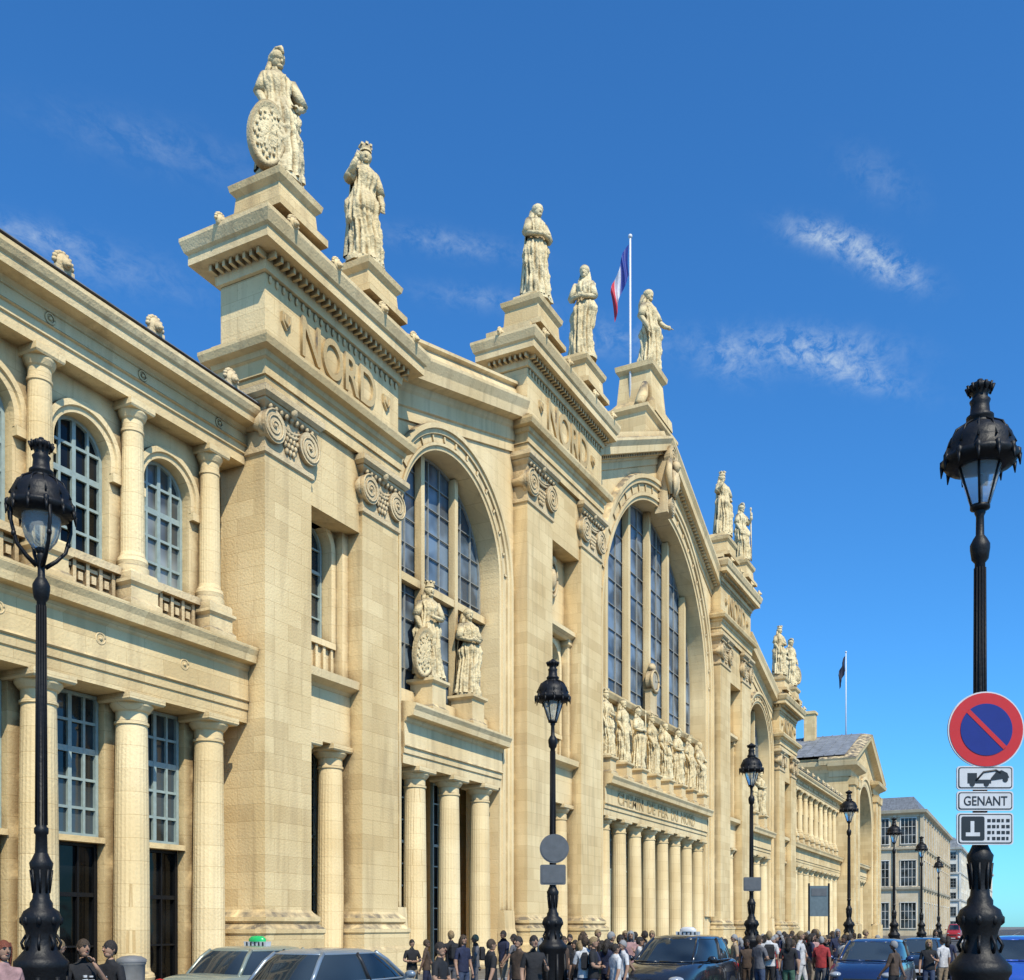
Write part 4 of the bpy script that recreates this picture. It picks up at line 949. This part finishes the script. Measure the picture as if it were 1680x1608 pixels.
crowd=[(944,'grey','black'),(960,'white','denim'),(974,'black','navy'),(988,'green','beige'),(1003,'black','beige'),(1018,'navy','black'),(925,'brown','denim'),(1262,'white','black'),(1271,'red','denim'),(1282,'black','denim'),(1291,'beige','black'),(1301,'navy','grey'),(1309,'red','black'),(1318,'black','brown'),(1326,'white','navy'),(1335,'pink','black'),(1344,'grey','navy'),(1352,'black','white'),(1256,'blue','beige'),(1278,'navy','black'),(1297,'white','beige'),(1322,'red','navy'),(1340,'black','grey'),(1362,'beige','denim'),(1374,'navy','denim'),(1385,'white','grey'),(1246,'grey','denim'),(1524,'black','denim'),(1547,'white','beige'),(1467,'brown','black'),(1535,'grey','beige'),(1402,'black','black'),(1420,'brown','grey'),(1556,'navy','navy'),(1205,'beige','navy'),(1190,'green','black'),(760,'navy','denim'),(780,'grey','grey'),(676,'black','beige'),(1035,'pink','navy'),(1050,'white','grey'),(700,'brown','navy'),(952,'black','grey'),(1010,'white','black'),(1267,'black','beige'),(1287,'grey','beige'),(1305,'black','navy'),(1314,'white','white'),(1331,'navy','beige'),(1348,'red','grey'),(1357,'black','black'),(1368,'grey','black'),(1380,'black','denim'),(826,'navy','beige'),(890,'black','brown'),(935,'black','white'),(968,'navy','white'),(1026,'black','denim'),(1042,'grey','black'),(1273,'navy','navy'),(1294,'black','green'),(1336,'brown','brown'),
 (981,'brown','black'),(996,'navy','navy'),(1022,'white','navy'),(1058,'black','black'),(957,'green','black'),(1070,'grey','denim'),(1242,'black','brown'),(1252,'brown','navy'),(1284,'brown','denim'),(1300,'green','navy'),(1312,'grey','green'),(1328,'black','green'),(1343,'brown','beige'),(1354,'navy','white'),(1366,'green','black'),(1390,'navy','brown'),(1410,'grey','brown'),(1440,'white','black'),(1395,'green','beige'),(912,'grey','brown'),(740,'black','grey'),(843,'grey','navy'),(1214,'navy','black'),(1226,'brown','brown')]
hl=['dark','brown','fair','dark','grey']; ps=['stand','walk','cross','phone','stand','walk']
for i,(px,t,bo) in enumerate(crowd):
    z=(random.uniform(20,29) if px<1100 else random.uniform(25,38) if px<1400 else random.uniform(29,45))
    if px in(1467,): z=23
    if px in(1524,1547): z=26+i%3
    where='near the disc sign lamp' if px<920 else 'before the middle tower' if px<1100 else 'in the right wing crowd' if px<1400 else 'near the navy car'
    hr=hl[i%5]; p_=ps[i%6]
    person(px,z,random.uniform(1.55,1.82),p_,t,bo,hr,random.uniform(0,6.28),'%s haired person in %s top and %s trousers %s'%(hr,t,bo,where),long=(i%3==0),sk=skin2 if i%4==1 else None,group='pedestrians in front of the station',bag='black' if i%5==2 else None)
# ------------------------------------------------------------ ground
def sheet(name,pts,z,mat):
    b=MB(); b.add([(x,y,z) for x,y in pts],[tuple(range(len(pts)))]); o=b.build(name,mat); tag(o,kind='structure'); return o
sheet('ground',[(-2500,-2500),(4000,-2500),(4000,2500),(-2500,2500)],-.012,plain('far_ground',(.16,.15,.13),.9,scale=.05))
sheet('road',[(-120,-32),(600,-32),(600,-3.6),(-120,-3.6)],0,M['asphalt'])
b=MB(); b.box(-100,100,-3.6,60,-.01,.12,0); o=b.build('pavement',M['paving']); tag(o,kind='structure')
b=MB(); b.box(-100,100,-3.75,-3.603,-.01,.124); o=b.build('kerb',M['kerb']); tag(o,kind='structure')
b=MB(); b.box(-120,-46,-40,-18.6,-.01,.12,0); o=b.build('pavement',M['paving']); tag(o,kind='structure')
b=MB(); b.box(-30,500,-45,-24,-.01,.12,0); o=b.build('pavement',M['paving']); tag(o,kind='structure')
b=MB(); b.box(108,500,-6,60,-.01,.12,0); o=b.build('pavement',M['paving']); tag(o,kind='structure')
b=MB()
for i in range(9): b.add([(96+0,-22+i*2,.004),(101,-22+i*2,.004),(101,-21+i*2,.004),(96,-21+i*2,.004)],[(0,1,2,3)])
for i in range(40): b.add([(-50+i*9,-16.2,.004),(-47+i*9,-16.2,.004),(-47+i*9,-16.05,.004),(-50+i*9,-16.05,.004)],[(0,1,2,3)])
o=b.build('road_markings',M['paint']); tag(o,kind='structure')
# ------------------------------------------------------------ distant buildings
def block(name,label,x0,x1,y0,y1,h,mat,floors,wl,wf,roofh=3,roofmat='slate'):
    e=empty(name,(x0,y0,0)); tag(e,label,'building')
    b=MB(); b.box(0,x1-x0,0,y1-y0,0,h)
    b.ring(0,x1-x0,0,y1-y0,[(0,h-1.4),(.12,h-1.35),(.12,h-1.0),(.2,h-.9),(.8,h-.6),(.95,h-.1),(0,h+.05)])
    b.ring(0,x1-x0,0,y1-y0,[(.003,h*.36),(.4,h*.375),(.5,h*.39),(0,h*.4)]); b.ring(0,x1-x0,0,y1-y0,[(.003,h*.68),(.35,h*.69),(.4,h*.705),(0,h*.715)])
    dx=x1-x0; dy=y1-y0; fh=h/floors
    for i in range(1,wf+1): b.box(dx*i/wf-.3,dx*i/wf+.3,-.28,0,0,h-.9)
    for i in range(wl+1): b.box(-.28,0,dy*i/wl-.3,dy*i/wl+.3,0,h-.9)
    b.build('wall',mat,e)
    b=MB(); b.ring(.4,dx-.4,.4,dy-.4,[(0,h),(-1.2,h+roofh),(-min(dx,dy)*.3,h+roofh+.8)]); rf=b.build('roof',M[roofmat],e)
    for i in range(4):
        b=MB(); b.box(dx*.1+i*dx*.2,dx*.1+i*dx*.2+1.8,dy*.5,dy*.5+.8,h+roofh*.5,h+roofh+1.8); b.build('chimney',M['greystone'],rf)
    def win(cx,cy,z,w,hh,ax):
        f=MB(); g=MB()
        if ax=='f':
            f.box(cx-w/2-.15,cx+w/2+.15,-.16,-.02,z-.15,z); f.box(cx-w/2-.15,cx+w/2+.15,-.18,-.02,z+hh,z+hh+.2); f.box(cx-w/2-.15,cx-w/2,-.12,-.02,z,z+hh); f.box(cx+w/2,cx+w/2+.15,-.12,-.02,z,z+hh); f.box(cx-.05,cx+.05,-.08,-.02,z,z+hh); f.box(cx-w/2,cx+w/2,-.07,-.02,z+hh*.6,z+hh*.6+.08)
            g.add([(cx-w/2,-.03,z),(cx+w/2,-.03,z),(cx+w/2,-.03,z+hh),(cx-w/2,-.03,z+hh)],[(0,1,2,3)])
        else:
            f.box(-.16,-.02,cy-w/2-.15,cy+w/2+.15,z-.15,z); f.box(-.18,-.02,cy-w/2-.15,cy+w/2+.15,z+hh,z+hh+.2); f.box(-.12,-.02,cy-w/2-.15,cy-w/2,z,z+hh); f.box(-.12,-.02,cy+w/2,cy+w/2+.15,z,z+hh)
            for q in (-.25,0,.25): f.box(-.08,-.02,cy+w*q-.04,cy+w*q+.04,z,z+hh)
            for q in (.33,.66): f.box(-.07,-.02,cy-w/2,cy+w/2,z+hh*q,z+hh*q+.07)
            g.add([(-.03,cy-w/2,z),(-.03,cy+w/2,z),(-.03,cy+w/2,z+hh),(-.03,cy-w/2,z+hh)],[(0,1,2,3)])
        o=f.build('window',M['whitestone'] if mat!=M['whitestone'] else M['greyframe'],e); g.build('pane',M['glass'],o)
    for fl in range(floors):
        z=fl*fh+fh*.2; hh=fh*.6
        for i in range(wf): win(dx*(i+.5)/wf,0,z,dx/wf*.42,hh,'f')
        for i in range(wl): win(0,dy*(i+.5)/wl,z,dy/wl*.55,hh,'l')
block('stone_building','beige stone corner building with tall windows and slate roof beyond the station',143,210,-1.5,32,23.8,M['greystone'],3,7,12,2.6)
block('white_building','tall white apartment building far beyond the corner building',262,330,-1,30,25,M['whitestone'],6,6,12,3,roofmat='zinc')
block('white_building','pale distant apartment building beside the tall white one',345,420,-4,20,24,M['whitestone'],5,5,10,3,roofmat='zinc')
block('low_building','low far building closing the street at the right edge',640,700,-75,-20,14,M['greystone'],3,8,8,3)
# ------------------------------------------------------------ sky, sun, camera
sv=Vector((-math.sin(R(36))*math.cos(R(50)),-math.cos(R(36))*math.cos(R(50)),math.sin(R(50))))
sun=bpy.data.lights.new('sun','SUN'); sun.energy=5; sun.angle=R(.5); sun.color=(1,.94,.80)
so=bpy.data.objects.new('sun',sun); COL.objects.link(so); so.rotation_euler=sv.to_track_quat('Z','Y').to_euler()
W=bpy.data.worlds.new('World'); S.world=W; W.use_nodes=True; N=W.node_tree.nodes; L=W.node_tree.links
bg=N['Background']; bg.inputs['Strength'].default_value=.105
sky=N.new('ShaderNodeTexSky'); sky.sky_type='NISHITA'; sky.sun_disc=False; sky.sun_elevation=R(50); sky.sun_rotation=math.atan2(sv.x,sv.y); sky.air_density=1.0; sky.dust_density=.3; sky.ozone_density=1.5
hs=N.new('ShaderNodeMix'); hs.data_type='RGBA'; hs.blend_type='MULTIPLY'; hs.inputs[0].default_value=1; L.new(sky.outputs[0],hs.inputs[6]); hs.inputs[7].default_value=(.44,1.2,1.9,1)
tc=N.new('ShaderNodeTexCoord'); nv=N.new('ShaderNodeVectorMath'); nv.operation='NORMALIZE'; L.new(tc.outputs['Generated'],nv.inputs[0])
def pxdir(px,py):
    f=Vector((.889,.457,0)); r=Vector((.457,-.889,0)); return (f+r*((px-840)/1665)+Vector((0,0,1))*((1520-py)/1665)).normalized()
def mth(op,a,b=None):
    x=N.new('ShaderNodeMath'); x.operation=op
    for i,q in enumerate((a,b)):
        if q is None: continue
        if isinstance(q,(int,float)): x.inputs[i].default_value=q
        else: L.new(q,x.inputs[i])
    return x.outputs[0]
tot=None
for (px,py,dx,dy,r1,r2,amt) in ((1360,390,90,22,.03,.008,.9),(1450,435,90,40,.03,.009,.8),(1330,570,120,8,.055,.012,.6),(1395,610,90,25,.045,.010,.5),(1200,590,90,20,.03,.014,.35),(740,400,100,15,.05,.008,.28),(260,240,120,30,.07,.014,.14),(130,425,120,30,.08,.015,.22),(790,490,90,10,.05,.008,.2),(1440,290,50,30,.03,.012,.14),(1010,555,90,5,.05,.012,.25),(60,385,90,20,.03,.007,.3)):
    c=pxdir(px,py); t1=(pxdir(px+dx,py+dy)-c).normalized(); t2=c.cross(t1).normalized()
    sb=N.new('ShaderNodeVectorMath'); sb.operation='SUBTRACT'; L.new(nv.outputs[0],sb.inputs[0]); sb.inputs[1].default_value=c
    ds=[]
    for t,r in ((t1,r1),(t2,r2)):
        d=N.new('ShaderNodeVectorMath'); d.operation='DOT_PRODUCT'; L.new(sb.outputs[0],d.inputs[0]); d.inputs[1].default_value=t/r
        ds.append(mth('MULTIPLY',d.outputs['Value'],d.outputs['Value']))
    g=mth('MULTIPLY',mth('POWER',2.718,mth('MULTIPLY',mth('ADD',ds[0],ds[1]),-1.0)),amt)
    tot=g if tot is None else mth('ADD',tot,g)
mp=N.new('ShaderNodeMapping'); mp.inputs['Rotation'].default_value=(R(10),R(-18),R(-27)); mp.inputs['Scale'].default_value=(14,42,60); L.new(nv.outputs[0],mp.inputs['Vector'])
nz=N.new('ShaderNodeTexNoise'); nz.inputs['Scale'].default_value=1.5; nz.inputs['Detail'].default_value=12; nz.inputs['Roughness'].default_value=.7; nz.inputs['Distortion'].default_value=.35; L.new(mp.outputs[0],nz.inputs['Vector'])
mr=N.new('ShaderNodeMapRange'); mr.inputs[1].default_value=.4; mr.inputs[2].default_value=.7; L.new(nz.outputs['Fac'],mr.inputs[0])
fac=mth('MULTIPLY',tot,mr.outputs[0]); fac=mth('MINIMUM',fac,.85)
mx=N.new('ShaderNodeMix'); mx.data_type='RGBA'; L.new(fac,mx.inputs[0]); L.new(hs.outputs[2],mx.inputs[6]); mx.inputs[7].default_value=(6.5,7.6,8.4,1)
L.new(mx.outputs[2],bg.inputs['Color'])
cam=bpy.data.cameras.new('camera'); co=bpy.data.objects.new('camera',cam); COL.objects.link(co)
co.location=(-60.4,-20,EYE); co.rotation_euler=(R(90),0,YAW)
cam.sensor_width=36; cam.lens=36*1665/1680; cam.shift_y=716/1680; cam.clip_end=6000; cam.clip_start=.05
S.camera=co
S.view_settings.view_transform='Standard'; S.view_settings.look='None'; S.view_settings.exposure=0
